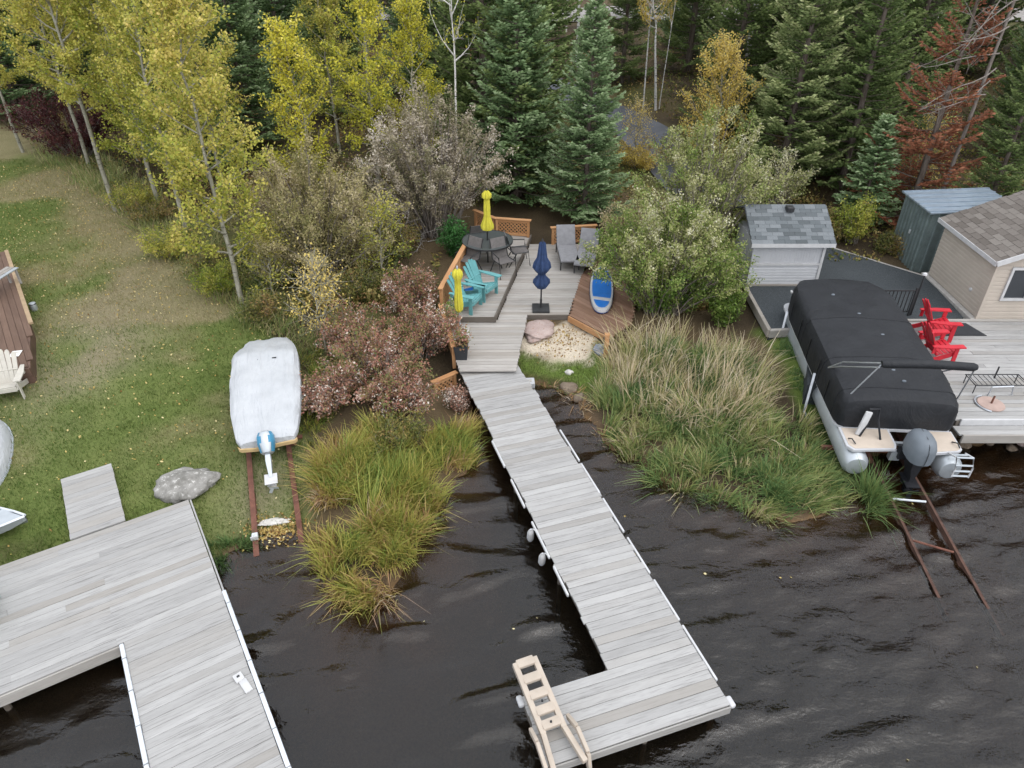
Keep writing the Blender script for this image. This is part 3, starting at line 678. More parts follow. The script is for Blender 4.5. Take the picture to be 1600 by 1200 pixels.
p = G(845, 483, ZD); umbrella('patio_umbrella', 'closed navy blue patio umbrella standing in the middle of the deck', (p.x, p.y, ZD), 1.96,
    [(.05, .62), (.13, .66), (.20, .78), (.19, .88), (.10, .98), (.085, 1.04), (.15, 1.12), (.215, 1.22), (.19, 1.36), (.12, 1.50), (.095, 1.7), (.075, 1.9), (.02, 1.95)], MNAVY, MDARKM, 'square')
p = G(719, 521, ZD); umbrella('patio_umbrella', 'closed pale yellow umbrella in a white square base at the left edge of the deck', (p.x, p.y, ZD), 1.82,
    [(.03, .62), (.085, .68), (.10, .8), (.09, 1.0), (.075, 1.25), (.07, 1.5), (.10, 1.56), (.12, 1.64), (.10, 1.74), (.03, 1.80)], MYEL, MGREYM, 'square')
tc = Vector((-.72, 19.95))
umbrella('patio_umbrella', 'closed bright yellow umbrella standing up through the round patio table', (tc.x, tc.y, ZU), 2.22,
    [(.06, 1.02), (.16, 1.06), (.17, 1.16), (.12, 1.30), (.085, 1.45), (.085, 1.7), (.075, 1.88), (.07, 1.94), (.12, 2.0), (.12, 2.10), (.06, 2.18), (.02, 2.21)], MYEL, MDARKM, 'none')
t = thing('patio_table', 'round smoked glass patio table under the bright yellow umbrella', 'table', (tc.x, tc.y, ZU))
b = MB(); b.lathe([(.03, .70), (.74, .70), (.745, .708), (.74, .716), (.03, .716)], 32, cap=False); b.build('glass_top', MGLASS, t, True)
b = MB(); b.lathe([(.72, .68), (.755, .68), (.757, .722), (.745, .722), (.745, .698), (.72, .698), (.72, .68)], 32, cap=False); b.build('rim', MDARKM, t, True)
for k in range(4):
    a = PI/4+k*PI/2; MB().tube([(.62*math.cos(a), .62*math.sin(a), .69), (.45*math.cos(a), .45*math.sin(a), .4), (.60*math.cos(a), .60*math.sin(a), .0)], .018, 6).build('leg', MDARKM, t, True)
def sling_chair(label, loc, rz):
    t = thing('sling_chair', label, 'chair', loc, rz, 'grey sling chairs around the patio table')
    sec = lambda y, z, h: [(-.23, y, z), (.23, y, z), (.23, y, z+h), (-.23, y, z+h)]
    MB().loft([sec(-.24, .43, .02), sec(0, .40, .02), (sec(.22, .41, .02))]).build('seat', MSLING, t, True)
    MB().loft([[(-.23, y, z), (.23, y, z), (.23, y+.02, z), (-.23, y+.02, z)] for y, z in ((.22, .42), (.27, .62), (.34, .82), (.40, .97))]).build('backrest', MSLING, t, True)
    for s in (-1, 1):
        MB().tube([(s*.26, -.30, 0), (s*.25, -.24, .44), (s*.25, .22, .42), (s*.25, .41, .99)], .015, 6).build('side_frame', MDARKM, t, True)
        MB().tube([(s*.25, .10, .42), (s*.26, .34, 0)], .015, 6).build('rear_leg', MDARKM, t, True)
        MB().tube([(s*.26, -.24, .44), (s*.27, -.22, .63), (s*.27, .28, .66)], .017, 6).build('armrest', MDARKM, t, True)
    return t
for px_, dx, dy, rr, lab in ((0, .92, -.05, 100, 'grey sling patio chair on the right side of the round table'), (0, .48, -.78, 28, 'grey sling patio chair with its back to the camera in front of the round table'),
                        (0, -.42, .86, 200, 'grey sling patio chair on the far side of the round table by the green bush'), (0, -.55, -.72, -35, 'grey sling patio chair between the round table and the turquoise chair')):
    sling_chair(lab, (tc.x+dx, tc.y+dy, ZU), R(rr-0 if True else 0)+0)
def lounger(label, loc, rz):
    t = thing('sun_lounger', label, 'sun lounger', loc, rz, 'grey sun loungers')
    MB().box((0, -.35, .33), (.58, 1.15, .075)).build('seat_cushion', MCUSH, t, True, .03, 3)
    MB().bar((0, .22, .34), (0, .60, .86), .58, .075, (0, -1, .5)).build('back_cushion', MCUSH, t, True, .03, 3)
    for s in (-1, 1):
        MB().tube([(s*.27, -.90, .27), (s*.27, .60, .27)], .018, 6).build('side_rail', MDARKM, t, True)
        MB().tube([(s*.27, .20, .28), (s*.27, .63, .86)], .016, 6).build('back_rail', MDARKM, t, True)
        for y in (-.8, .5): MB().tube([(s*.27, y, 0), (s*.27, y, .27)], .018, 6).build('leg', MDARKM, t, True)
    return t
p = G(882, 418, ZD); lounger('grey cushioned sun lounger on the left of the pair at the back of the deck', (p.x+.10, p.y+.62, ZD), R(3))
p = G(911, 424, ZD); lounger('grey cushioned sun lounger on the right of the pair, half behind the shrub', (p.x+.16, p.y+.60, ZD), R(-12))

# paddleboard lying on the side deck
p0 = G(940, 489, ZD+.05); p1 = G(940, 419, ZD+.05)
t = thing('paddleboard', 'blue and white paddleboard lying on the brown side deck beside the shrub', 'paddleboard', ((p0.x+p1.x)/2, (p0.y+p1.y)/2, ZD+.012), math.atan2(-(p1.x-p0.x), p1.y-p0.y))
HL = (p1-p0).length/2
def outline(hl, hw, n=28, e=2.6): return [(hw*math.copysign(abs(math.sin(2*PI*k/n))**(2/e), math.sin(2*PI*k/n)), hl*math.cos(2*PI*k/n)) for k in range(n)]
b = MB(); b.loft([[(x*s, y*(1-(1-s)*.15), z) for x, y in outline(HL, .33)] for s, z in ((.86, 0), (1, .03), (1.0, .09), (.95, .115))]); b.build('hull', MWHITE2, t, True)
b = MB(); b.loft([[(x, y, z) for x, y in outline(HL-.16, .27)] for z in (.114, .119)]); b.build('blue_deck_pad', MBLUE, t, True)
b = MB(); b.prism([(-.26, .45), (.26, .45), (.24, .95), (-.24, .95)], .1195, .123); b.build('navy_panel', MDBLUE, t)
b = MB(); b.prism([(-.24, -HL+.62), (.25, -HL+.52), (.25, -HL+.70), (-.24, -HL+.78)], .1195, .123); b.build('white_stripe', MWHITE2, t)
b = MB(); b.loft([[(x*s, y*s, z) for x, y in outline(HL+.012, .342)] for s, z in ((.9, -.004), (1.0, .02), (1.0, .045))], False); b.build('blue_side_band', MDBLUE, t, True)
# planters
def planter(label, loc, s, h, mat, leafm, fl, round_=False):
    t = thing('planter', label, 'planter', loc)
    if round_: MB().lathe([(s*.36, 0), (s*.5, h), (s*.52, h), (s*.46, h-.03), (s*.05, h-.05)], 14, cap=True).build('pot', mat, t, True)
    else:
        b = MB(); b.loft([[(-q, -q, z), (q, -q, z), (q, q, z), (-q, q, z)] for q, z in ((s*.40, 0), (s*.5, h), (s*.44, h), (s*.42, h-.05))]); b.build('pot', mat, t)
    k = 420; r = np.random.default_rng(int(abs(loc[0]*997))); P = r.normal(size=(k, 3))*np.array([s*.33, s*.33, .13])+np.array([0, 0, h+.16])
    V, Q, T = leafquads(P, .07, .045, r, fl)
    link('foliage', mesh_np('foliage', V, Q, leafm, T), t)
    return t
p = G(721, 561, ZD); planter('dark square planter with rusty flowers standing where the walkway meets the deck', (p.x, p.y+.08, ZD), .34, .38, MPOT, LDOG, (.0, .75))
p = G(708, 513, ZD); planter('round black pot with pale flowers next to the white umbrella base', (p.x-.02, p.y+.1, ZD), .34, .30, MPOT, LSHR, (.2, 1.0), True)
p = G(818, 570, .62); t = thing('utility_box', 'small white square utility box with a grey lid beside the walkway corner', 'utility box', (p.x+.14, p.y+.12, hz(p.x, p.y)-.03), R(3))
MB().box((0, 0, .16), (.27, .27, .36)).build('body', MWHITE, t, False, .012); MB().box((0, -.01, .347), (.13, .10, .014)).build('lid', MCONC, t, False, .004)

# ------------------------------------------------------------------ rocks
def rock(name, label, loc, size, mat, seed, sink=.3, rz=0, rough=.35, sub=4):
    b = bmesh.new(); bmesh.ops.create_icosphere(b, subdivisions=sub, radius=1)
    for v in b.verts:
        q = v.co*1.1+Vector((seed*7.1, seed*3.3, 0)); d = 1+rough*(mnoise.noise(q)+.5*mnoise.noise(q*2.3)+.25*mnoise.noise(q*5))
        v.co = Vector((v.co.x*size[0]*d, v.co.y*size[1]*d, v.co.z*size[2]*d))
    me = bpy.data.meshes.new(name); b.to_mesh(me); b.free(); me.materials.append(mat); me.shade_smooth()
    o = link(name, me, None, (loc[0], loc[1], loc[2]+size[2]*(.5-sink)), rz); return tag(o, label, 'rock')
def stone(name, a, b_, lich):
    n = NT(name); co = n.n('ShaderNodeTexCoord').outputs['Object']; f = n.noise(co, 5, 6, .65); g = n.noise(co, 11, 4, .7); h = n.noise(co, 40, 3)
    col = n.mix(n.mapr(f, .35, .65, 0, 1), c4(a), c4(b_)); col = n.mix(n.mapr(g, .56, .66, 0, .85), col, c4(lich))
    return n.done(n.bsdf(col, .9, 0, n.bump(n.math('ADD', g, h), .5, .02), .2))
MROCK = stone('granite_lichen', (.15, .145, .13), (.29, .28, .26), (.52, .51, .48)); MPINK = stone('pink_granite', (.33, .25, .225), (.42, .34, .31), (.27, .165, .12)); MPALE = stone('pale_stone', (.44, .42, .38), (.62, .60, .56), (.3, .28, .25))
MBROCK = stone('brown_wet_stone', (.13, .10, .075), (.22, .175, .13), (.09, .07, .05))
p = GT(292, 760); rock('boulder', 'large grey lichen-spotted boulder on the lawn behind the left dock', p, (.58, .40, .24), MROCK, 1, .42, R(25))
p = GT(842, 516); rock('boulder', 'flat pinkish granite rock in the sand beside the patio deck', p, (.40, .52, .13), MPINK, 2, .42, R(-15), .3)
p = GT(940, 549); rock('stone', 'blue-grey rounded stone beside the orange-brown corner post', p, (.19, .17, .15), stone('blue_grey_stone', (.20, .22, .25), (.28, .30, .33), (.36, .37, .38)), 3, .3)
p = GT(889, 583); rock('stone', 'small white stone at the muddy edge of the green lawn patch', p, (.10, .09, .07), MPALE, 4, .3, 0, .3, 3)
for i, (px_, py_, s, lab, mt) in enumerate(((1503, 696, .16, 'brown stone on the shore under the left end of the right deck', MBROCK), (1545, 690, .13, 'small brown shore stone below the middle of the right deck edge', MBROCK), (1592, 686, .24, 'larger tan shore stone below the right deck at the edge of the view', MPINK),
        (888, 608, .22, 'flat dark stone in the mud beside the walkway', MBROCK), (905, 622, .15, 'small dark stone at the waterline beside the walkway', MBROCK), (1578, 704, .14, 'brown stone in shallow water under the right deck', MBROCK))):
    p = GT(px_, py_); rock('stone', lab, (p.x, p.y, max(p.z, -.05)), (s, s*.8, s*.6), mt, 10+i, .3, i, .35, 3)
p = GT(432, 816); rock('stone', 'flat white stone between the rusty rails at the waterline', (p.x, p.y, p.z), (.30, .085, .05), MPALE, 31, .2, R(12), .5, 4)

# ------------------------------------------------------------------ covered motorboat on rails
Ms = thing('covered_motorboat', 'small motorboat under a white tarp parked on rusty rails on the lawn', 'boat', (-4.87, 11.22, 0), R(15.5))
def hullring(y, hw, z0, z1, z2, e=.8, wr=0):
    pts = [(-hw*.93, z0), (-hw, z0+(z1-z0)*.5), (-hw*.985, z1), (-hw*.86, z1+(z2-z1)*.55), (-hw*.55, z1+(z2-z1)*.88), (-hw*.2, z2-.006), (0, z2), (hw*.2, z2-.006), (hw*.55, z1+(z2-z1)*.88), (hw*.86, z1+(z2-z1)*.55), (hw*.985, z1), (hw, z0+(z1-z0)*.5), (hw*.93, z0)]
    pts = [q for a_, b_ in zip(pts, pts[1:]) for q in (a_, ((a_[0]+b_[0])/2, (a_[1]+b_[1])/2))]+[pts[-1]]
    out = []
    for i, (x, z) in enumerate(pts):
        k = wr*(mnoise.noise(Vector((x*3.5, y*1.7, 3.3)))+.8*mnoise.noise(Vector((x*9, y*1.2, 8.3)))+.4*mnoise.noise(Vector((x*8, y*7, 1.3))))
        out.append((x*(1+k*.35), y, z+k*.5))
    return out
def ipl(tab, y):
    for a_, b_ in zip(tab, tab[1:]):
        if a_[0] <= y <= b_[0]:
            s = (y-a_[0])/(b_[0]-a_[0]); return [u+(v_-u)*s for u, v_ in zip(a_, b_)]
    return list(tab[-1])
tab = [(-.02, .52, .80, .93, .98), (.12, .60, .81, 1.0, 1.08), (.7, .69, .82, 1.08, 1.19), (1.8, .75, .86, 1.16, 1.30), (2.70, .735, .87, 1.24, 1.36), (2.78, .73, .87, 1.23, 1.355), (3.45, .62, .85, 1.06, 1.16), (3.88, .50, .82, .96, 1.0), (4.05, .40, .82, .90, .92)]
rings = [hullring(*ipl(tab, y), wr=.085) for y in [-.02, .12]+[.12+.12*i for i in range(1, 33)]+[4.05]]
b = MB(); b.loft(rings, True, False)
b.f.pop(); b.f.pop(); nR = len(rings[0])
b.f.append(tuple(range(nR))); b.f.append(tuple((len(rings)-1)*nR+k for k in reversed(range(nR))))
b.build('tarp_cover', MBOATC, Ms, True)
b = MB(); b.loft([[(-hw, y, z1), (-hw*.9, y, z0+.1), (-hw*.35, y, z0), (hw*.35, y, z0), (hw*.9, y, z0+.1), (hw, y, z1)] for y, hw, z0, z1 in ((.42, .50, .50, .84), (1.2, .64, .48, .92), (2.6, .62, .52, .95), (3.3, .42, .58, .80), (3.8, .12, .66, .72))]); b.build('hull', MWHITE, Ms, True)
b = MB(); b.loft([[(x, y-.03, z-.05), (x, y-.045, z+.035), (x, y-.012, z+.04), (x, y-.005, z-.05)] for x, y, z in ((-.56, .02, .82), (-.52, -.005, .80), (-.25, -.02, .78), (0, -.02, .79), (.3, -.02, .82), (.52, -.005, .82), (.57, .03, .84))])
b.build('tan_hem', simple('tan_canvas_hem', (.56, .40, .20), .8), Ms, True)
for x in (-.17, .22):
    MB().box((x, 2.45, 1.335), (.09, .022, .03)).build('vent_slit', MDARKM, Ms)
# cradle
b = MB()
for y in (.6, 2.4):
    b.box((0, y, .40), (1.25, .10, .10)); 
    for x in (-.39, .39): b.box((x, y, .30), (.09, .30, .16))
for x in (-.45, .45): b.bar((x, .3, .50), (x, 2.9, .52), .10, .08)
b.build('cradle', MRUST, Ms)
def cowl(hwf):
    return [[(hw*hwf*math.copysign(abs(math.cos(a_))**.8, math.cos(a_)), hl*math.copysign(abs(math.sin(a_))**.8, math.sin(a_)), z) for a_ in [2*PI*k/20 for k in range(20)]] for z, hw, hl in ((-.24, .09, .11), (-.20, .13, .17), (-.02, .165, .22), (.12, .16, .21), (.20, .12, .16), (.225, .05, .08))]
ob = MB().loft(cowl(1)).build('outboard_cowling', MALU, Ms, True); ob.location = (0, -.18, 1.02); ob.rotation_euler = (R(-42), 0, 0)
for s_ in (-1, 1):
    b2 = MB(); cw = cowl(1.03)
    for i_ in range(1, 4):
        for k in range(20):
            q_ = [cw[i_][k], cw[i_][(k+1) % 20], cw[i_+1][(k+1) % 20], cw[i_+1][k]]
            if sum(v_[0] for v_ in q_)/4*s_ > .085: b2.add(q_, [(0, 1, 2, 3)])
    link('blue_stripe', b2.mesh('blue_stripe', simple('faded_blue', (.05, .22, .36), .4), True), ob)
o_ = MB().box((0, .05, .222), (.12, .06, .02)).build('air_intake', MDARKM, ob)
MB().loft([[(-.05, .02-.001, .10), (.05, .02, .10), (.04, -.10, .08), (-.04, -.10, .08)], [(-.06, -.32, -.22), (.06, -.32, -.22), (.05, -.42, -.16), (-.05, -.42, -.16)], [(-.035, -.52, -.46), (.035, -.52, -.46), (.03, -.60, -.42), (-.03, -.60, -.42)]]).build('outboard_leg', MALU, Ms, True, .0, 1, (0, -.10, .98))
b = MB(); b.bar((0, -.62, .57), (0, -.84, .50), .24, .02); b.bar((0, -.58, .50), (0, -.74, .30), .03, .14, (1, 0, 0)); b.tube([(0, -.56, .44), (0, -.80, .36)], [.05, .03], 8); b.build('lower_unit', MWHITE2, Ms)
for k in range(3):
    a_ = k*2*PI/3; MB().bar((0, -.80, .37), (.11*math.cos(a_), -.83, .37+.11*math.sin(a_)), .06, .012, (0, 1, .3)).build('propeller_blade', MALU, Ms)
def rail(label, pts, w=1.0, mat=None):
    t = thing('boat_rail', label, 'rail', (0, 0, 0), 0, 'rusty boat launching rails')
    b = MB()
    for i in range(len(pts)-1):
        b.bar(pts[i], pts[i+1], .10*w, .018); q0, q1 = Vector(pts[i])-Vector((0, 0, .06)), Vector(pts[i+1])-Vector((0, 0, .06)); b.bar(q0, q1, .022, .10); b.bar(q0-Vector((0, 0, .055)), q1-Vector((0, 0, .055)), .11*w, .016)
    b.build('beam', mat or MRUST, t); return t
def rp(px_, py_, z): q = G(px_, py_, z); return (q.x, q.y, z)
dirb = Vector((-math.sin(R(15.5)), math.cos(R(15.5)), 0))
q0 = Vector(rp(388, 700, .50)); q1 = Vector(rp(398, 832, .10)); e = (q0-q1); l1 = rail('rusty steel launching rail under the left side of the white covered boat', [tuple(q0+e*1.0+Vector((0, 0, -.32))), tuple(q0), tuple(q1), tuple(q1-e*.25)])
q0 = Vector(rp(450, 690, .50)); q1 = Vector(rp(464, 795, .16)); e = (q0-q1); rail('rusty steel launching rail under the right side of the white covered boat', [tuple(q0+e*1.2+Vector((0, 0, -.32))), tuple(q0), tuple(q1), tuple(q1-e*.6)])
p = G(398, 838, .10); t = thing('rail_stop', 'small bright metal stop at the lake end of the left launching rail', 'rail stop', (p.x, p.y, .02), R(15))
MB().box((0, 0, .06), (.11, .15, .10)).build('block', MSTEEL, t, False, .01); MB().box((0, -.08, .11), (.13, .02, .08)).build('lip', MWHITE2, t)

# ------------------------------------------------------------------ gravel pad, right deck, buildings
ZP = .90
n = NT('dark_rubber_gravel'); co = n.n('ShaderNodeTexCoord').outputs['Object']; f = n.noise(co, 1.3, 5); g = n.noise(co, 55, 3, .7)
MPAD = n.done(n.bsdf(n.mix(n.mapr(g, .35, .7, 0, 1), (.026, .031, .035, 1), n.mix(f, (.062, .07, .075, 1), (.10, .112, .118, 1))), .9, 0, n.bump(g, .7, .015), .25))
padp = [G(a, b_, ZP).xy for a, b_ in ((1166, 448), (1203, 515), (1262, 512), (1262, 600), (1420, 600), (1420, 500), (1506, 495), (1447, 431), (1290, 383), (1240, 372), (1160, 380))]
pad = tag(MB().prism([tuple(q) for q in padp], ZP-.6, ZP-.02).build('gravel_pad', MPAD), kind='structure')
for i, j, w_ in ((0, 1, .10), (1, 2, .10), (7, 8, .05)):
    b = MB(); b.bar((*padp[i], ZP-.11), (*padp[j], ZP-.11), w_, .22); b.build('border_timber', MBORDER, pad, False, .01)
rd = thing('lakeside_deck', 'grey plank deck on the right in front of the tan cabin with red chairs', 'deck', (0, 0, 0))
YF, YB = 11.95, 16.02; k = int((YB-YF)/.14)
for i in range(k):
    y = YF+(i+.5)*(YB-YF)/k; x0 = 9.05 if y < 15.2 else 9.45
    s = [11.6, 12.6, 10.9, 13.2][i % 4]
    plank(rd, x0, s-.004, y, ZP, .131, .036, MWB, .002); plank(rd, s+.004, 16.5, y, ZP, .131, .036, MWB, .002)
MB().box((12.9, YF-.03, ZP-.055), (7.2, .05, .16)).build('edge_board', MWHITE2, rd, False, .008)
for i in range(2): plank(rd, 9.15, 16.5, YF-.13-i*.15, ZP-.12, .14, .036, MWB, .002, 0, 'step_plank')
MB().box((12.85, YF-.385, ZP-.21), (7.3, .05, .20)).build('fascia_board', MBORDER, rd, False, .006)
MB().box((11.5, YF-.418, ZP-.17), (2.0, .012, .07)).build('white_strip', MWHITE2, rd)
MB().box((12.9, YB+.05, ZP-.02), (7.0, .09, .12)).build('back_sill', MBORDER, rd, False, .006)
b = MB()
for x in (9.3, 11.2, 13.2, 15.5):
    for y in (12.0, 14.0, 15.8): b.box((x, y, .40), (.14, .14, .92))
for y in (12.2, 13.8, 15.6): b.box((12.85, y, ZP-.12), (7.2, .06, .16))
b.build('support_frame', MPOST, rd)
q = G(1485, 514, ZP); t = thing('door_mat', 'black rubber door mat on the right deck behind the red chairs', 'mat', (11.05, 15.62, ZP+.005))
MB().prism([(-.62, -.30), (.62, -.30), (.42, .32), (-.62, .32)], 0, .012).build('rubber_sheet', MMAT, t)
MB().prism([(-.55, -.25), (.52, -.25), (.37, .27), (-.55, .27)], .012, .016).build('ribbed_top', MMAT, t)
p = G(1452, 524, ZP); adirondack('adirondack_chair', 'bright red slatted lounge chair nearest the tan cabin', 'chair', MRED, (p.x, p.y, ZP), R(84), 'red lounge chairs')
p = G(1458, 566, ZP); adirondack('adirondack_chair', 'bright red slatted lounge chair nearest the rolled boat awning', 'chair', MRED, (p.x-.02, p.y+.14, ZP), R(92), 'red lounge chairs')
p = G(1548, 632, ZP); t = thing('round_table_stand', 'pale terracotta round disc with a short upright on the right deck', 'stand', (p.x, p.y, ZP))
MB().lathe([(.26, 0), (.27, .015), (.26, .03), (.05, .035)], 24).build('disc', MTERRA, t, True); MB().tube([(0, 0, .03), (0.03, .03, .20)], .02, 8).build('upright', MRUST, t, True)
b = MB(); b.tube([(.31*math.cos(a_), .31*math.sin(a_), .02) for a_ in [PI*.55+PI*.8*i/10 for i in range(11)]], .018, 6); b.build('rim_hoop', MGREYM, t, True)
p = G(1548, 612, ZP); t = thing('wire_rack', 'grey wire grill rack lying on the right deck behind the terracotta disc', 'rack', (p.x+.1, p.y+.05, ZP))
b = MB()
for z, x0, x1, y0, y1 in ((.22, -.55, .62, -.13, .30),):
    b.tube([(x0, y0, z), (x1, y0, z), (x1, y1, z), (x0, y1, z), (x0, y0, z)], .012, 6)
    for i in range(11): b.tube([(x0+(x1-x0)*(i+.5)/11, y0, z), (x0+(x1-x0)*(i+.5)/11, y1, z)], .007, 5)
tag(b.build('wire_grate', MDARKM, t, True), kind='stuff')
for x in (-.53, .60):
    for y in (-.11, .28): MB().tube([(x, y, 0), (x, y, .22)], .012, 6).build('leg', MDARKM, t, True)
MB().tube([(0, .15, .22), (0, .15, .52)], .018, 6).build('upright', MDARKM, t, True)
MB().tube([(-.25, -.2, 0), (-.2, -.16, .20), (.25, -.16, .22), (.28, -.18, .0)], .016, 6).build('handle', MGREYM, t, True)
# railing and lamp post behind the boat
p = G(1418, 492, ZP); t = thing('metal_railing', 'short black metal railing between the boat and the gravel pad', 'railing', (p.x, p.y, ZP-.02))
for z in (.12, .72): MB().box((-.55, 0, z), (1.1, .035, .03)).build('rail', MDARKM, t)
for i in range(11): MB().box((-.05-i*.1, 0, .42), (.018, .018, .57)).build('baluster', MDARKM, t)
for x in (0.02, -1.12): MB().box((x, 0, .39), (.05, .05, .80)).build('post', MDARKM, t)
t = thing('lamp_post', 'thin black lamp post with a small white lamp beside the metal railing', 'lamp post', (p.x+.10, p.y+.03, ZP-.02))
MB().tube([(0, 0, 0), (0, 0, 1.12)], .02, 8).build('pole', MDARKM, t, True); MB().lathe([(.03, 1.12), (.06, 1.14), (.05, 1.18), (.015, 1.20)], 12).build('lamp_head', MWHITE2, t, True)

def siding(name, parent, mat, o, u, W, z0, z1, nrm, exp=.105, top=None, cuts=()):
    """lap siding: o start point, u unit direction along the wall, nrm outward"""
    b = MB(); o = Vector(o); u = Vector(u); nr = Vector(nrm); z = z0
    while z < z1-.005:
        zt = min(z+exp, z1)
        spans = [(0, W)] if top is None else [top(z, zt)]
        for s0, s1 in spans:
            if s1-s0 < .03: continue
            segs = [(s0, s1)]
            for c0, c1, cz0, cz1 in cuts:
                if z < cz1 and zt > cz0:
                    segs = [x for a_, b_ in segs for x in ((a_, min(b_, c0)), (max(a_, c1), b_)) if x[1]-x[0] > .01]
            for a_, b_ in segs:
                zk = z+(zt-z)*.66; rows = [(z, .004), (z, .026), (zk, .024), (zt, .003)]; vs_ = []
                for zz, d in rows:
                    for q in (a_, b_): w_ = o+u*q+nr*d; vs_.append((w_.x, w_.y, zz))
                b.add(vs_, [(0, 1, 3, 2), (2, 3, 5, 4), (4, 5, 7, 6)])
        z += exp
    return tag(b.build(name, mat, parent), kind='stuff')
SHM = {}
def shingles(parent, O, u, v, W, L, sw, se, mat):
    O = Vector(O); u = Vector(u).normalized(); v = Vector(v).normalized(); nn = u.cross(v)
    if nn.z < 0: nn = -nn
    rows = int(round(L/se)); key = (sw, se, mat.name)
    for r_ in range(rows):
        off = (r_ % 2)*sw*.5+random.uniform(-.05, .05); x = -off
        while x < W-.01:
            x0, x1 = max(x, 0), min(x+sw, W)
            if x1-x0 > .05:
                L_ = round((x1-x0)*20)/20
                kk = (L_, se, mat.name)
                if kk not in SHM: SHM[kk] = MB().box((0, 0, 0), (L_-.006, se*1.25, .012)).mesh('shingle', mat)
                c = O+u*((x0+x1)/2)+v*((r_+.5)*L/rows)+nn*(.012+random.uniform(0, .003))
                o = link('shingle', SHM[kk], parent)
                tilt = Matrix((u, v, nn)).transposed() @ Matrix.Rotation(R(-2.2), 3, 'X')
                o.matrix_local = Matrix.Translation(c) @ tilt.to_4x4()
            x += sw
# white shed
sx0, sx1, sy0, sy1 = 6.50, 8.42, 18.12, 19.7; zt_ = 2.14
sh = thing('garden_shed', 'small white vinyl-sided shed with a grey slate-look roof beside the big shrub', 'shed', (0, 0, 0))
MB().prism([(sx0, sy0), (sx1, sy0), (sx1, sy1), (sx0, sy1)], ZP-.1, zt_).build('wall', MWHITE, sh)
zmid = ZP+.62
siding('lower_siding', sh, MWHITE, (sx0, sy0, 0), (1, 0, 0), sx1-sx0, ZP+.02, zmid, (0, -1, 0), .085)
b = MB(); k = 26
for i in range(k): b.box((sx0+(i+.5)*(sx1-sx0)/k, sy0-.004, (zmid+zt_)/2), ((sx1-sx0)/k*.72, .008, zt_-zmid-.06))
tag(b.build('upper_siding', MWHITE, sh), kind='stuff')
siding('side_siding', sh, MWHITE, (sx1, sy0, 0), (0, 1, 0), sy1-sy0, ZP+.02, zt_, (1, 0, 0), .085)
MB().box(((sx0+sx1)/2, sy0-.026, zmid), (sx1-sx0, .05, .05)).build('belt_trim', MWHITE2, sh)
MB().box((sx1-.01, sy0-.02, (ZP+zt_)/2), (.07, .06, zt_-ZP)).build('corner_trim', MWHITE2, sh)
MB().box(((sx0+sx1)/2, sy0-.02, ZP-.04), (sx1-sx0+.04, .08, .14)).build('sill_beam', MBORDER, sh)
rz0, rz1 = zt_+.04, zt_+.66; ry0, ry1 = sy0-.16, sy0+1.02; rx0, rx1 = sx0-.12, sx1+.20
rf = MB().add([(rx0, ry0, rz0), (rx1, ry0, rz0), (rx1, ry1, rz1), (rx0, ry1, rz1), (rx0, ry1+1.0, rz0+.2), (rx1, ry1+1.0, rz0+.2), (rx0, ry0, rz0-.05), (rx1, ry0, rz0-.05), (rx1, ry1, rz1-.05), (rx0, ry1, rz1-.05), (rx0, ry1+1.0, rz0+.15), (rx1, ry1+1.0, rz0+.15)],
    [(0, 1, 2, 3), (3, 2, 5, 4), (6, 9, 8, 7), (9, 10, 11, 8), (0, 6, 7, 1), (1, 7, 8, 2), (2, 8, 11, 5), (0, 3, 9, 6), (3, 4, 10, 9), (4, 5, 11, 10)]).build('roof', simple('roof_felt', (.10, .11, .12), .9), sh)
Ls = math.hypot(ry1-ry0, rz1-rz0)
shingles(rf, (rx0, ry0, rz0), (1, 0, 0), (0, ry1-ry0, rz1-rz0), rx1-rx0, Ls, .30, .135, MSHG)
MB().box(((rx0+rx1)/2, ry0-.016, rz0-.045), (rx1-rx0, .03, .11)).build('gutter_fascia', MWHITE2, sh)
b = MB(); b.add([(rx1+.012, ry0, rz0-.10), (rx1+.012, ry1, rz1-.10), (rx1+.012, ry1, rz1+.005), (rx1+.012, ry0, rz0+.005)], [(0, 1, 2, 3)]); b.build('rake_trim', MWHITE2, sh)
vx = rx0+(rx1-rx0)*.53; MB().box((vx, ry1-.20, rz1-.02), (.20, .22, .13)).build('roof_vent', MDARKM, sh, False, .015)
# tan cabin
cx0, cx1, cy0, cy1 = 11.86, 16.6, 16.18, 18.72; ez = 2.56; rxm = (cx0+cx1)/2; rzm = ez+.92
cb = thing('cabin', 'tan vinyl-sided cabin with a brown shingle gable roof and white trim behind the right deck', 'cabin', (0, 0, 0))
MB().prism([(cx0, cy0), (cx1, cy0), (cx1, cy1), (cx0, cy1)], ZP, ez).build('wall', MTANSID, cb)
b = MB()
for y in (cy0, cy1-.04): b.add([(cx0, y, ez), (cx1, y, ez), (rxm, y, rzm), (cx0, y+.04, ez), (cx1, y+.04, ez), (rxm, y+.04, rzm)], [(0, 1, 2), (5, 4, 3), (0, 2, 5, 3), (1, 4, 5, 2)])
b.build('gable', MTANSID, cb)
siding('side_siding', cb, MTANSID, (cx0, cy1, 0), (0, -1, 0), cy1-cy0, ZP+.06, ez-.02, (-1, 0, 0), .105)
wnd = (.36, 1.60, ZP+.55, ZP+1.45)
siding('front_siding', cb, MTANSID, (cx0, cy0, 0), (1, 0, 0), cx1-cx0, ZP+.02, ez, (0, -1, 0), .105, None, [(wnd[0], wnd[1], wnd[2], wnd[3])])
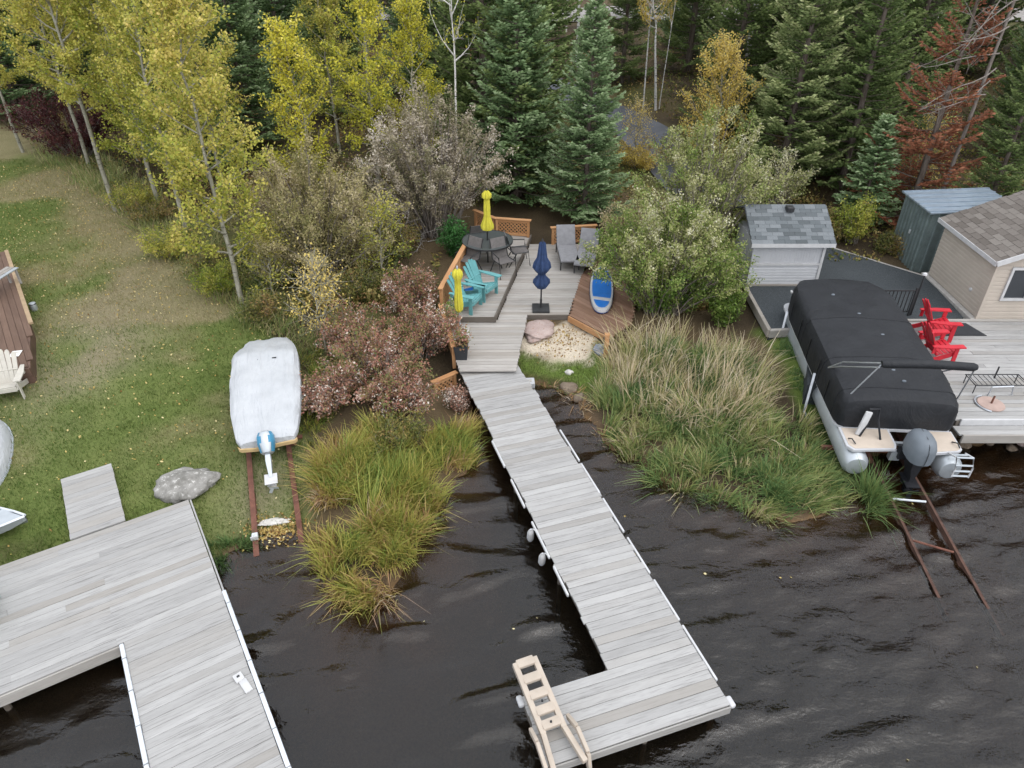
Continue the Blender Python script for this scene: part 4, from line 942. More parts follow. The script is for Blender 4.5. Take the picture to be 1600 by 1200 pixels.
siding('gable_siding', cb, MTANSID, (cx0, cy0, 0), (1, 0, 0), cx1-cx0, ez, rzm-.03, (0, -1, 0), .105, lambda a_, b_: ((b_-ez)/(rzm-ez)*(rxm-cx0), (cx1-cx0)-(b_-ez)/(rzm-ez)*(rxm-cx0)))
MB().box(((cx0+cx1)/2, (cy0+cy1)/2, ZP-.08), (cx1-cx0+.30, cy1-cy0+.28, .20)).build('concrete_base', MCONC, cb, False, .01)
MB().box((cx0-.012, cy0-.012, (ZP+ez)/2), (.07, .07, ez-ZP)).build('corner_trim', MTANSID, cb)
w = link('window', MB().mesh('window', MWHITE2), cb)
b = MB(); fw_ = .06; X0, X1 = cx0+wnd[0], cx0+wnd[1]; xm = (X0+X1)/2
for x in (X0+fw_/2, X1-fw_/2): b.box((x, cy0-.03, (wnd[2]+wnd[3])/2), (fw_, .07, wnd[3]-wnd[2]))
b.box((xm, cy0-.034, (wnd[2]+wnd[3])/2), (.05, .07, wnd[3]-wnd[2]-2*fw_))
for z in (wnd[2]+fw_/2, wnd[3]-fw_/2): b.box((xm, cy0-.03, z), (X1-X0-2*fw_, .07, fw_))
w.data = b.mesh('window', MWHITE2)
for xa, xb in ((X0+fw_, xm-.025), (xm+.025, X1-fw_)): MB().box(((xa+xb)/2, cy0-.008, (wnd[2]+wnd[3])/2), (xb-xa, .012, wnd[3]-wnd[2]-2*fw_)).build('pane', MGLASSW, w)
ov = .16; sl_ = (rzm-ez)/(rxm-cx0); lx = cx0-ov; lz = ez-ov*sl_+.03
rf = link('roof', None, cb) if False else None
b = MB()
for s in (-1, 1):
    xe = rxm+s*(rxm-lx); P_ = [(xe, cy0-ov, lz), (rxm, cy0-ov, rzm+.03), (rxm, cy1+ov, rzm+.03), (xe, cy1+ov, lz)]
    b.add(P_+[(x, y, z-.05) for x, y, z in P_], [(0, 1, 2, 3), (7, 6, 5, 4), (0, 4, 5, 1), (2, 6, 7, 3), (3, 7, 4, 0)])
rf = b.build('roof', simple('roof_felt_brown', (.10, .09, .08), .9), cb)
Ls = math.hypot(rxm-lx, rzm+.03-lz)
shingles(rf, (lx, cy1+ov, lz), (0, -1, 0), (rxm-lx, 0, rzm+.03-lz), cy1-cy0+2*ov, Ls, .36, .165, MSHB)
shingles(rf, (rxm+(rxm-lx), cy0-ov, lz), (0, 1, 0), (-(rxm-lx), 0, rzm+.03-lz), cy1-cy0+2*ov, Ls, .36, .165, MSHB)
for x in (lx-.014, 2*rxm-lx+.014): MB().box((x, (cy0+cy1)/2, lz-.035), (.03, cy1-cy0+2*ov, .11)).build('eave_fascia', MWHITE2, cb)
for s in (-1, 1):
    b = MB(); xe = rxm+s*(rxm-lx); b.bar((xe, cy0-ov-.014, lz-.03), (rxm, cy0-ov-.014, rzm), .03, .13); b.build('rake_fascia', MWHITE2, cb)
o = MB().lathe([(.05, 0), (.05, .03), (.02, .05)], 10).build('wall_lamp', MWHITE2, cb, True); o.location = (cx0-.02, 16.75, ZP+.55); o.rotation_euler = (0, R(-90), 0)
# green corrugated metal shed
gs = thing('metal_shed', 'dark green corrugated metal shed with a pale blue roof tucked behind the tan cabin', 'shed', (0, 0, 0))
g0, g1, h0, h1 = 11.72, 14.0, 19.28, 20.86; zg = 2.52; zb_ = hz(12, 20)-.1
MB().prism([(g0+.04, h0), (g1, h0), (g1, h1), (g0+.04, h1)], zb_, zg-.02).build('wall', MGREENM, gs)
def corr(x, y0, y1, axis_='y', nrm=-1):
    V_ = []; k = 9; step = (y1-y0)/k
    prof = []
    for i in range(k):
        yb = y0+i*step; prof += [(yb, 0), (yb+step*.62, 0), (yb+step*.70, .035), (yb+step*.92, .035)]
    prof.append((y1, 0)); b = MB()
    for z in (zb_, zg): V_ += [(x+nrm*d, yy_, z) if axis_ == 'y' else (yy_, x+nrm*d, z) for yy_, d in prof]
    m = len(prof); b.add(V_, [(i, i+1, m+i+1, m+i) for i in range(m-1)]); return b
corr(g0, h0, h1).build('corrugated_panel', MGREENM, gs); corr(h0-.01, g0, g1, 'x', -1).build('corrugated_panel', MGREENM, gs)
b = MB(); b.prism([(g0-.12, h0-.10), (g1+.1, h0-.10), (g1+.1, h1+.12), (g0-.12, h1+.12)], [zg, zg+.1, zg+.1, zg], [zg+.04, zg+.14, zg+.14, zg+.04]); r_ = b.build('roof', MROOFM, gs)
for i in range(6):
    y = h0-.02+i*(h1-h0+.04)/5; MB().bar((g0-.12, y, zg+.05), (g1+.1, y, zg+.15), .035, .03).build('roof_rib', MROOFM, r_)
MB().box((g0-.05, h0+.75, (zb_+zg)/2+.1), (.03, .05, .12)).build('latch', MSTEEL, gs)

# ------------------------------------------------------------------ pontoon boat
pb = thing('pontoon_boat', 'pontoon boat under a fitted black cover with a rolled awning, parked on rusty rails', 'boat', (7.74, 10.98, .40), R(-4), None, R(3))
for s, lab in ((-1, None), (1, None)):
    b = MB(); ys = [(-.16, .10), (-.14, .20), (-.05, .255), (.1, .262)]+[(y, .262) for y in (1.5, 3, 4.5)]+[(4.95, .24), (5.3, .18), (5.55, .10), (5.65, .04)]
    b.loft([[(s*.90+r_*math.cos(2*PI*k/20), y, .13+max(0, (y-4.5))*.12+r_*math.sin(2*PI*k/20)) for k in range(20)] for y, r_ in ys]); b.build('pontoon_tube', MALU, pb, True)
b = MB()
for i in range(9): b.box((0, .3+i*.6, .40), (2.0, .06, .06))
b.build('cross_beams', MALU, pb)
def rrect(y0, y1, hw, z, rc=.25):
    out = []
    for cx, cy, a0 in ((hw-rc, y0+rc, -90), (hw-rc, y1-rc, 0), (-hw+rc, y1-rc, 90), (-hw+rc, y0+rc, 180)):
        for k in range(5): a_ = R(a0+22.5*k); out.append((cx+rc*math.cos(a_), cy+rc*math.sin(a_), z))
    return out
b = MB(); b.loft([rrect(.62, 5.55, 1.17, z) for z in (.43, .48)]); b.build('floor_deck', MWHITE, pb)
for s, x0, x1 in ((-1, -1.12, -.12), (1, .44, 1.12)):
    y1 = -.02
    poly = [(x0, .66), (x1, .66), (x1, .18 if s < 0 else .12), (x1-.05 if s < 0 else x1-.1, .05), (x0+.1, y1), (x0, .10)]
    b = MB(); b.prism(poly, .40, .475); b.build('stern_platform', MWHITE, pb, False, .01)
    c_ = Vector((sum(q[0] for q in poly)/6, sum(q[1] for q in poly)/6)); b = MB(); b.prism([tuple(c_+(Vector(q)-c_)*.90) for q in poly], .476, .482); b.build('platform_mat', MFLOOR, pb)
def cring(y, hw, z0, zt, bul=0):
    pts = [(-hw, z0), (-hw*1.0, z0+(zt-z0)*.45), (-hw*.985, zt-.17), (-hw*.93, zt-.06), (-hw*.82, zt-.015), (-hw*.4, zt+.03), (0, zt+.04), (hw*.4, zt+.03), (hw*.82, zt-.015), (hw*.93, zt-.06), (hw*.985, zt-.17), (hw*1.0, z0+(zt-z0)*.45), (hw, z0)]
    out = []
    for i, (x, z) in enumerate(pts):
        k = mnoise.noise(Vector((x*1.3+5, y*1.3, i*.35)))+.5*mnoise.noise(Vector((x*3, y*3.1, i*.7)))
        out.append((x*(1+.010*k), y, z+.026*k*(1 if 2 < i < 10 else .2)))
    return out
tab = [(.64, 1.02, .50, 1.02), (.70, 1.12, .50, 1.13), (.85, 1.17, .50, 1.19), (1.2, 1.19, .50, 1.22), (2.0, 1.20, .5, 1.25), (3.5, 1.20, .5, 1.27), (4.7, 1.19, .5, 1.26), (5.2, 1.10, .5, 1.24), (5.48, .95, .5, 1.20), (5.62, .74, .5, 1.12), (5.68, .60, .52, 1.0)]
ysr = [.64, .70, .78]+[.85+.15*i for i in range(29)]+[5.2, 5.3, 5.4, 5.48, 5.55, 5.62, 5.68]
b = MB(); rr_ = [cring(*ipl(tab, y)) for y in ysr]; b.loft(rr_, True, False); b.f.pop(); b.f.pop(); b.f.append(tuple(range(13))); b.f.append(tuple((len(rr_)-1)*13+k for k in reversed(range(13))))
cv = b.build('black_cover', MBLACKC, pb, True)
for x, y in ((-.35, 4.6), (-.0, 3.75), (.25, 2.9), (.05, 1.6), (.0, 1.75), (.15, 1.25)):
    zz = ipl(tab, y)[3]+.05; o = MB().lathe([(.05, -.01), (.045, .012), (.012, .022)], 10).build('vent_button', MCOWL, cv, True); o.location = (x, y, zz-.012); o.scale = (.9, .6, 1)
b = MB()
for y in (2.2, 3.0, 3.8, 4.6, 1.5):
    for s in (-1, 1): b.box((s*1.213, y, .80), (.012, .03, .52))
b.build('cover_strap', MBLACK, cv)
for y in (1.02, 2.05, 3.55):
    b = MB(); b.tube([(x, y+.004, z+.004) for x, _, z in cring(y, *ipl(tab, y)[1:])], .009, 5); b.build('cover_seam', MBLACKC, cv, True)
MB().box((-1.13, 5.16, 1.02), (.05, .10, .05)).build('white_badge', MWHITE2, cv, False, .01)
# awning
aw = link('rolled_awning', MB().tube([(-.66, .80, 1.98), (-.60, .80, 1.98), (.2, .82, 2.0), (1.06, .80, 1.98), (1.12, .80, 1.98)], [.06, .082, .09, .082, .055], 12).mesh('rolled_awning', MBLACKC, True), pb)
for pts in ([(-1.16, 1.9, 1.05), (-1.06, 1.5, 1.5), (-.66, .82, 1.98)], [(-1.16, 1.9, 1.05), (-1.10, 1.45, 1.42), (-.70, .76, 1.92)], [(-.66, .80, 1.96), (-1.02, .88, 1.1)], [(1.10, .80, 1.96), (1.16, 1.0, 1.0)], [(1.16, 1.9, 1.05), (1.13, 1.3, 1.6), (1.10, .82, 1.98)]):
    MB().tube(pts, .016, 6).build('awning_strut', MGREYM, aw, True)
# stern equipment
MB().bar((-.80, .42, .49), (-.70, .50, 1.02), .13, .05, (0, 1, 0)).build('white_pole_plate', MWHITE2, pb, True, .015, 2)
MB().tube([(-.78, .38, .48), (-.66, .46, .78)], .022, 6).build('plate_bracket', MBLACK, pb, True)
MB().tube([(-.40, .30, .48), (-.46, .52, .80), (-.48, .58, 1.04), (-.70, .55, 1.05)], .022, 6).build('black_frame', MBLACK, pb, True)
b = MB()
for pts in ([(-1.03, .28, .50), (-1.0, .20, .56), (-.94, .12, .50)], [(.98, .30, .5), (1.03, .2, .56), (1.06, .12, .5)]): b.tube(pts, .014, 6)
b.build('mooring_cleats', MDARKM, pb, True)
ld_ = link('boarding_ladder', MB().tube([(.82, .02, .46), (.84, -.22, .56), (.86, -.30, .36), (.86, -.30, .12)], .018, 6).mesh('boarding_ladder', MWHITE2, True), pb)
MB().tube([(1.14, .02, .46), (1.16, -.22, .56), (1.18, -.30, .36), (1.18, -.30, .12)], .018, 6).build('rail', MWHITE2, ld_, True)
for y, z in ((-.08, .50), (-.22, .56), (-.29, .42), (-.30, .28), (-.30, .15)): MB().tube([(.84, y, z), (1.16, y, z)], .02, 6).build('rung', MALU, ld_, True)
# outboard
om = link('outboard_motor', MB().loft([[(.17+hw*math.copysign(abs(math.cos(a_))**.75, math.cos(a_)), -.08+hl*math.copysign(abs(math.sin(a_))**.75, math.sin(a_)), z) for a_ in [2*PI*k/20 for k in range(20)]] for z, hw, hl in ((.42, .19, .27), (.46, .235, .33), (.62, .25, .345), (.78, .24, .33), (.90, .20, .28), (.97, .13, .19), (.985, .04, .06))]).mesh('outboard_motor', MCOWL, True), pb)
MB().loft([[(.17+x, -.08+y, z) for x, y in ((-.11, .16), (.11, .16), (.09, -.18), (-.09, -.18))] if z > .1 else [(.17+x, -.14+y, z) for x, y in ((-.06, .12), (.06, .12), (.045, -.14), (-.045, -.14))] for z in (.43, .22, .02, -.22)]).build('midsection', MBLACK, om, True)
b = MB(); b.box((.17, -.22, -.10), (.26, .42, .02)); b.tube([(.17, .06, -.24), (.17, -.05, -.25), (.17, -.34, -.25), (.17, -.42, -.25)], [.02, .07, .06, .03], 10); b.bar((.17, -.16, -.26), (.17, -.20, -.44), .03, .16, (0, 1, 0)); b.build('lower_unit', MBLACK, om, True)
for k in range(3):
    a_ = k*2*PI/3+.4; MB().bar((.17, -.40, -.25), (.17+.15*math.cos(a_), -.42, -.25+.15*math.sin(a_)), .09, .014, (0, 1, .4)).build('propeller_blade', MBLACK, om)
b = MB(); b.box((.0, .10, .36), (.16, .14, .28)); b.tube([(-.12, .12, .52), (-.02, .05, .58), (.06, .08, .50)], .018, 6); b.build('motor_bracket', MBLACK, om)
MB().box((-.10, .16, .22), (.20, .12, .20)).build('transom_plate', MALU, pb)
b = MB(); b.tube([(.17, -.425, .44), (.172, -.435, .62), (.172, -.42, .78), (.17, -.36, .91), (.17, -.2, .982), (.17, .1, .975)], .006, 5); b.build('cover_seam', MDARKM, om, True)
MB().box((.352, -.24, .80), (.05, .04, .05), Matrix.Rotation(R(45), 3, 'Y')).build('white_mark', MWHITE2, om)
# carriage with its guide posts
cr = thing('boat_carriage', 'grey and rusty wheeled cradle with leaning guide posts carrying the pontoon boat', 'boat cradle', (7.74, 10.98, 0), R(-4))
b = MB()
for y, z in ((.7, .30), (3.0, .42), (4.8, .52)): b.box((0, y, z), (2.6, .08, .08))
for x in (-.42, .42): b.bar((x, .3, .30), (x, 5.2, .56), .08, .10)
for x in (-.42, .42):
    for y, z in ((.7, .20), (4.6, .42)): b.tube([(x-.04, y, z), (x+.04, y, z)], .10, 14)
b.build('cradle_frame', MRUST, cr)
for y, zt2, zb2 in ((4.55, 1.30, .36), (1.95, 1.18, .30)):
    MB().bar((-1.33, y, zb2), (-1.23, y+.25, zt2), .05, .05).build('guide_post', MGREYM, cr); MB().bar((-1.33, y, zb2), (-1.30, y-.45, zb2-.02), .05, .05).build('post_foot', MGREYM, cr)
    MB().bar((1.33, y, zb2), (1.28, y+.2, zt2-.2), .05, .05).build('guide_post', MGREYM, cr)
MB().tube([(-1.33, 4.1, .34), (-1.36, 3.0, .30), (-1.33, 1.95, .30)], .012, 5).build('guide_cable', MGREYM, cr, True)
rl = []
for px_, a0, a1, lab in ((-.42, (1372, 738), (1452, 903), 'rusty launching rail running into the lake below the pontoon boat, left of the pair'), (.42, (1450, 780), (1537, 938), 'rusty launching rail running into the lake below the pontoon boat, right of the pair')):
    q0 = Vector(rp(*a0, .22)); q1 = Vector(rp(*a1, -.02)); e = q0-q1
    tt_ = rail(lab, [tuple(q0+e*(1.5)+Vector((0, 0, -.08))), tuple(q0), tuple(q1), tuple(q1-e*.3)], .5, MRUST2); rl.append((q0, q1))
    if px_ < 0: keep = tt_
    else:
        for s in (.02, .55):
            aa = rl[0][0].lerp(rl[0][1], s+(.25 if s < .1 else .12)); bb = q0.lerp(q1, s)
            MB().tube([tuple(aa+Vector((.05, 0, -.02))), tuple(bb+Vector((-.05, 0, -.02)))], .022, 8).build('cross_tie', MRUST if s > .1 else MSTEEL, tt_, True)

# ------------------------------------------------------------------ things cut by the left edge of the view
bp = [G(a_, b_, .85).xy for a_, b_ in ((8, 392), (46, 505), (46, 572), (-90, 592), (-110, 405))]
bl = thing('brown_platform', 'low dark brown board structure with a tan edge at the left border', 'platform', (0, 0, 0))
MB().prism([tuple(q) for q in bp], .25, .80).build('body', MBROWN, bl)
dv = (bp[1]-bp[0]).normalized(); nv2 = Vector((dv.y, -dv.x)); nv2 = nv2 if nv2.x < 0 else -nv2; k = .08
while k < 3.5:
    e_ = clip(bp, bp[0], dv, nv2, k)
    if e_ and e_[1]-e_[0] > .2:
        c_ = bp[0]+dv*(e_[0]+e_[1])/2+nv2*k; L = round((e_[1]-e_[0])*20)/20
        o = link('board', plank_mesh(L, .14, .03, MDBR), bl, (c_.x, c_.y, .82)); o.rotation_euler = (0, 0, math.atan2(dv.y, dv.x))
    k += .148
b = MB(); b.bar((*(bp[0]+nv2*-.03), .84), (*(bp[1]+nv2*-.03), .84), .10, .06); b.build('edge_board', MTAN, bl)
b = MB(); b.bar((*(bp[2]+Vector((.0, -.035))), .72), (*(bp[3]+Vector((0, -.035))), .72), .03, .20); b.build('front_board', MBROWN, bl)
p = G(24, 552, .86); t = thing('paper_sheet', 'white sheet of paper lying on the brown board structure', 'paper', (p.x, p.y, .845), R(12))
MB().box((0, 0, .004), (.22, .27, .006)).build('sheet', MPAPER, t); MB().box((.02, .05, .0085), (.10, .05, .002)).build('stamp', MCREAM, t)
p = G(2, 440, 1.2); t = thing('grey_bench', 'pale grey slatted bench standing on the brown structure, cut by the left border', 'bench', (p.x-.2, p.y, .83), R(-8))
for i in range(3): MB().box((-.12+i*.13, 0, .44), (.11, 1.5, .03)).build('seat_slat', MBORDER if i != 2 else MALU, t, False, .004)
for x in (-.15, .16):
    for y in (-.65, .65): MB().box((x, y, .215), (.05, .05, .43)).build('leg', MBORDER, t)
p = G(51, 476, .6); t = thing('metal_can', 'small shiny metal can on the grass beside the brown structure', 'can', (p.x, p.y, hz(p.x, p.y)))
MB().lathe([(.085, 0), (.09, .02), (.09, .20), (.08, .22), (.03, .225)], 14).build('can_body', MALU, t, True); MB().lathe([(.093, .19), (.093, .205), (.09, .21)], 14, cap=False).build('rim', MDARKM, t, True)
p = GT(12, 622); adirondack('adirondack_chair', 'cream plastic slatted lounge chair at the left border in front of the brown structure', 'chair', MCREAM, (p.x, p.y+.22, p.z), R(18))
# overturned white rowboat and open aluminium boat
q0 = G(-6, 655, .5); q1 = G(-40, 800, .5)
t = thing('overturned_rowboat', 'pale white hull of an overturned small boat on the lawn at the left border', 'boat', ((q0.x+q1.x)/2-.42, (q0.y+q1.y)/2+.1, .36), math.atan2(-(q0.x-q1.x), q0.y-q1.y)+R(2))
b = MB(); HL2 = 1.75
b.loft([[(.72*(1-abs(s)**2.6)**.8*math.cos(a_), s*HL2, .02+.46*(1-abs(s)**3*.6)*math.sin(a_)**.8) for a_ in [PI*k/14 for k in range(15)]] for s in [-.995+1.99*i/22 for i in range(23)]], True, False); b.f.pop(); b.f.pop()
b.build('hull', MBOATC, t, True); MB().bar((0, -1.5, .475), (0, 1.5, .475), .04, .03).build('keel', MWHITE2, t)
b = MB(); b.tube([(.735*(1-abs(s)**2.6)**.8, s*HL2, .035) for s in [-.99+1.98*i/22 for i in range(23)]], .022, 6); b.build('gunwale', MALU, t, True)
tip = G(42, 812, .62); t = thing('aluminium_boat', 'bow of an open aluminium boat poking in at the left border beside the left dock', 'boat', (tip.x, tip.y, .38), R(8))
sec = [(0.0, .015, .34, .18), (-.25, .16, .33, .10), (-.6, .33, .31, .05), (-1.1, .48, .30, .0), (-2.2, .56, .30, .0), (-3.2, .55, .30, 0)]
b = MB(); b.loft([[(x, -hw, z1), (x, -hw*.85, z0+.06), (x, 0, z0), (x, hw*.85, z0+.06), (x, hw, z1)] for x, hw, z1, z0 in sec], False, False)
b.loft([[(x-.03, -max(hw-.03, .005), z1), (x-.03, -hw*.8, z0+.09), (x-.03, 0, z0+.04), (x-.03, hw*.8, z0+.09), (x-.03, max(hw-.03, .005), z1)] for x, hw, z1, z0 in sec], False, False); b.build('hull', MALU, t, True)
b = MB()
for s in (-1, 1): b.tube([(x, s*hw, z1) for x, hw, z1, z0 in sec], .022, 6)
b.build('gunwale', MSTEEL, t, True); MB().prism([(-.04, 0), (-.5, -.27), (-.55, 0), (-.5, .27)], .31, .325).build('bow_plate', MALU, t); MB().box((-1.6, 0, .24), (.25, 1.0, .03)).build('bench_seat', MALU, t)
p = G(-24, 975, ZT); adirondack('adirondack_chair', 'pale teal lounge chair on the left dock of which only the arm ends show', 'chair', simple('pale_teal', (.22, .38, .36), .5), (p.x-.32, p.y+.1, ZT), R(110))
# ------------------------------------------------------------------ vegetation
def tubesegs(S, Rr, k=5):
    S = np.asarray(S, float); Rr = np.asarray(Rr, float); a = S[:, 1]-S[:, 0]; a /= np.linalg.norm(a, axis=1, keepdims=True)+1e-9
    ref = np.where(np.abs(a[:, 2:3]) < .9, np.array([[0, 0, 1.]]), np.array([[1., 0, 0]])); b = np.cross(a, ref); b /= np.linalg.norm(b, axis=1, keepdims=True)+1e-9; c = np.cross(a, b)
    th = np.arange(k)*2*PI/k; ring = b[:, None, :]*np.cos(th)[None, :, None]+c[:, None, :]*np.sin(th)[None, :, None]
    V = np.stack([S[:, 0][:, None]+ring*Rr[:, 0][:, None, None], S[:, 1][:, None]+ring*Rr[:, 1][:, None, None]], 1).reshape(-1, 3)
    o = (np.arange(len(S))*2*k)[:, None]; i = np.arange(k)[None, :]; j = (i+1) % k
    return V, np.stack([o+i, o+j, o+k+j, o+k+i], -1).reshape(-1, 4)
def path(p, d, L, n, bend, r, jit=.12):
    pts = [np.array(p, float)]; d = np.array(d, float)
    for i in range(n):
        d = d+np.array(bend)*L/n+r.normal(size=3)*jit; d /= np.linalg.norm(d); pts.append(pts[-1]+d*L/n)
    return pts
class Wood:
    def __init__(s): s.S = []; s.R = []; s.tw = []
    def limb(s, pts, r0, r1, twig=False):
        n = len(pts)-1
        for i in range(n):
            s.S.append((pts[i], pts[i+1])); s.R.append((r0+(r1-r0)*i/n, r0+(r1-r0)*(i+1)/n))
            if twig: s.tw.append((pts[i], pts[i+1]))
def twigs(w, pts, n, L, r, rr, s0=.25, up=.25, spread=1.0):
    for _ in range(n):
        s = r.uniform(s0, 1)*(len(pts)-1.001); i = int(s); p = pts[i]+(pts[i+1]-pts[i])*(s-i); d = pts[i+1]-pts[i]; d = d/np.linalg.norm(d)+r.normal(size=3)*spread*.6+np.array([0, 0, up]); d /= np.linalg.norm(d)
        w.limb(path(p, d, L*r.uniform(.5, 1.2), 2, (0, 0, .1), r, .2), rr, rr*.4, True)
def scatter(tw, n, sig, r):
    T = np.array(tw); ln = np.linalg.norm(T[:, 1]-T[:, 0], axis=1); i = r.choice(len(T), n, p=ln/ln.sum()); s = r.random((n, 1))
    return T[i, 0]+(T[i, 1]-T[i, 0])*s+r.normal(size=(n, 3))*sig, i
def tree(name, label, cat, grp, wood, leaf_parts, bark_m, k=5):
    t = thing(name, label, cat, (0, 0, 0), 0, grp)
    V, Q = tubesegs(wood.S, wood.R, k); link('trunk', mesh_np('trunk', V, Q, bark_m, None, True), t)
    for nm, me in leaf_parts: link(nm, me, t)
    return t
def gen_aspen(seed, h, cr, base, nl, tone, leafm, barkm, bend=0.0, lean=(0, 0), ls=.075, nlimb=30, up=.9, shape=1.0):
    r = np.random.default_rng(seed); w = Wood(); pts = []
    for i in range(13):
        s = i/12; pts.append(np.array([lean[0]*s+bend*math.sin(s*5+seed)*s+.08*r.normal()*s, lean[1]*s+bend*math.cos(s*4.3+seed*2)*s*.6+.08*r.normal()*s, h*s-.15]))
    w.limb(pts, .0075*h+.015, .010)
    for i in range(nlimb):
        s = base+(1-base)*((i+r.random())/nlimb)*.98; f = s*12; k = min(int(f), 11); p = pts[k]+(pts[k+1]-pts[k])*(f-k); q = (s-base)/(1-base)
        L = cr*(math.sin(PI*min(1, .22+.78*q**.8))**.7*.9+.22)*r.uniform(.65, 1.15)*shape; az = i*2.4+r.normal()*.4; el = .35+.65*q*up+r.normal()*.12
        lp = path(p, (math.cos(az)*math.cos(el), math.sin(az)*math.cos(el), math.sin(el)), L, 4, (0, 0, .35), r, .10); w.limb(lp, .006*h*(1-q*.7)*.55+.006, .006)
        twigs(w, lp, 9, .55, r, .006, .2)
        w.tw.append((lp[3], lp[4]))
    w.tw.append((pts[-2], pts[-1]))
    P, ti = scatter(w.tw, nl, .085, r)
    tt = r.random(len(w.tw))[ti]*.35+r.random(nl)*.4+.25*(P[:, 2]/h); tv = np.clip(tone[0]+(tone[1]-tone[0])*tt, 0, 1)
    V, Q, T = leafquads(P, ls, ls*.82, r, tv)
    return w, [('crown', mesh_np('crown', V, Q, leafm, T))], barkm
def gen_shrub(seed, rx, ry, h, nst, nl, tone, leafm, barkm, ls=.06, tw=7, twl=.4, lowcut=.25, sig=.06, patch=None, asp=.6, cone=1.0):
    r = np.random.default_rng(seed); w = Wood()
    for i in range(nst):
        f = math.sqrt(r.random()); az = r.random()*2*PI; tx, ty = f*math.cos(az), f*math.sin(az); zz = h*(math.sqrt(max(0, 1-f*f*.8))*r.uniform(.7, 1.04)+.03)
        end = np.array([rx*tx, ry*ty, zz]); p0 = np.array([.18*rx*tx+r.normal()*.06, .18*ry*ty+r.normal()*.06, -.1]); mid = (p0+end)*.5+np.array([-.10*rx*tx, -.10*ry*ty, .12*h])+r.normal(size=3)*.08*h*.5
        pts = [(1-s)**2*p0+2*s*(1-s)*mid+s*s*end+r.normal(size=3)*.02*(s > 0) for s in np.linspace(0, 1, 7)]; w.limb(pts, .007*h+.004, .004); twigs(w, pts, tw, twl, r, .0045, lowcut, .3); w.tw.append((pts[-2], pts[-1]))
    P, ti = scatter(w.tw, nl, sig, r); P[:, 2] = np.maximum(P[:, 2], .02)
    cl = r.random(len(w.tw))[ti]; nz = fbm(P[:, 0]+seed*5, P[:, 1]+P[:, 2]*.7, .5, 60)
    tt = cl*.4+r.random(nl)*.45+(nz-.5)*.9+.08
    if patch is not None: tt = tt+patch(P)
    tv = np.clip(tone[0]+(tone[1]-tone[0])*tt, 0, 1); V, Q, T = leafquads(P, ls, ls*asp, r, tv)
    return w, [('crown', mesh_np('crown', V, Q, leafm, T))], barkm
def gen_spruce(seed, h, rad, leafm, barkm=None, dens=1.0, gapf=0.0, base=.05, pw=.8, top=.55):
    r = np.random.default_rng(seed); w = Wood(); pts = [np.array([.03*r.normal()*i/8, .03*r.normal()*i/8, h*i/8-.15]) for i in range(9)]; w.limb(pts, .011*h+.03, .01)
    A = []; D = []; LN = []; TV = []
    z = base*h
    while z < h*.985:
        s = z/h; nb = int(r.integers(5, 8)) if s < .8 else 5; Lb = rad*((1-s)**pw)*.97+.10; a0 = r.random()*6.28
        for k in range(nb):
            if r.random() < gapf: continue
            az = a0+k*2*PI/nb+r.normal()*.15; L = Lb*r.uniform(.72, 1.12); el = -.30+s*.95+r.normal()*.08
            d = np.array([math.cos(az)*math.cos(el), math.sin(az)*math.cos(el), math.sin(el)]); n = max(4, int(L/.12)); bp_ = path((0, 0, z+r.normal()*.05), d, L, n, (0, 0, .42), r, .03); w.limb([bp_[0], bp_[n//2], bp_[n]], .010+.006*L, .004)
            side = np.cross(d, [0, 0, 1]); side /= np.linalg.norm(side)
            for i in range(1, n+1):
                q = i/n
                if q < .18: continue
                fw = bp_[i]-bp_[i-1]; fw /= np.linalg.norm(fw); lt = (.36*L*(1-q)**.8+.13)*r.uniform(.7, 1.15)
                for sg in (-1, 1):
                    td = fw*.75+side*sg*.85+np.array([0, 0, -.12+r.normal()*.12]); td /= np.linalg.norm(td); m = max(1, int(lt/.075*dens))
                    for j in range(m):
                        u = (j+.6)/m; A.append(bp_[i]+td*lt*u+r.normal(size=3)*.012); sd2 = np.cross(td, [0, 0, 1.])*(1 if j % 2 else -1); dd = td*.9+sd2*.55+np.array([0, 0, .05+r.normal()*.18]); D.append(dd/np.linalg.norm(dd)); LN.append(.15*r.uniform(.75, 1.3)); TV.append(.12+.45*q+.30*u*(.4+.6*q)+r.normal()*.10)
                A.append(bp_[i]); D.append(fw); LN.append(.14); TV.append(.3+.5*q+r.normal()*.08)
        z += (.17+.10*(1-s))*r.uniform(.8, 1.2)*max(.65, min(1.2, h/8))
    A = np.array(A); D = np.array(D); LN = np.array(LN); k = len(A)
    b1 = np.cross(D, np.array([0, 0, 1.])+r.normal(size=(k, 3))*.3); b1 /= np.linalg.norm(b1, axis=1, keepdims=True); b2 = np.cross(D, b1); hl = LN[:, None]*.5; W = .036*r.uniform(.8, 1.3, k)[:, None]
    V = np.stack([A-D*hl, A+b1*W-D*hl*.2, A+D*hl, A-b1*W-D*hl*.2, A-D*hl, A+b2*W*.8-D*hl*.2, A+D*hl, A-b2*W*.8-D*hl*.2], 1).reshape(-1, 3)
    return w, [('crown', mesh_np('crown', V, np.arange(k*8).reshape(-1, 4), leafm, np.repeat(np.clip(TV, 0, 1), 8)))], barkm or MBARKS
PROTO = {}
def put(key, name, label, cat, loc, rz=0, sc=1.0, grp=None):
    """first use moves the prototype itself, later uses copy it with its parts"""
    gen = PROTO[key]
    if isinstance(gen, tuple): 
        w, parts, bm = gen; t = tree(name, label, cat, grp, w, parts, bm); PROTO[key] = t
        t.location = loc; t.rotation_euler = (0, 0, rz); t.scale = sc if isinstance(sc, tuple) else (sc,)*3; return t
    t = dup(gen, loc, rz, sc, label, grp); t.name = name
    if grp is None and 'group' in t: del t['group']
    return t
def xyz(x, y): return (x, y, hz(x, y))
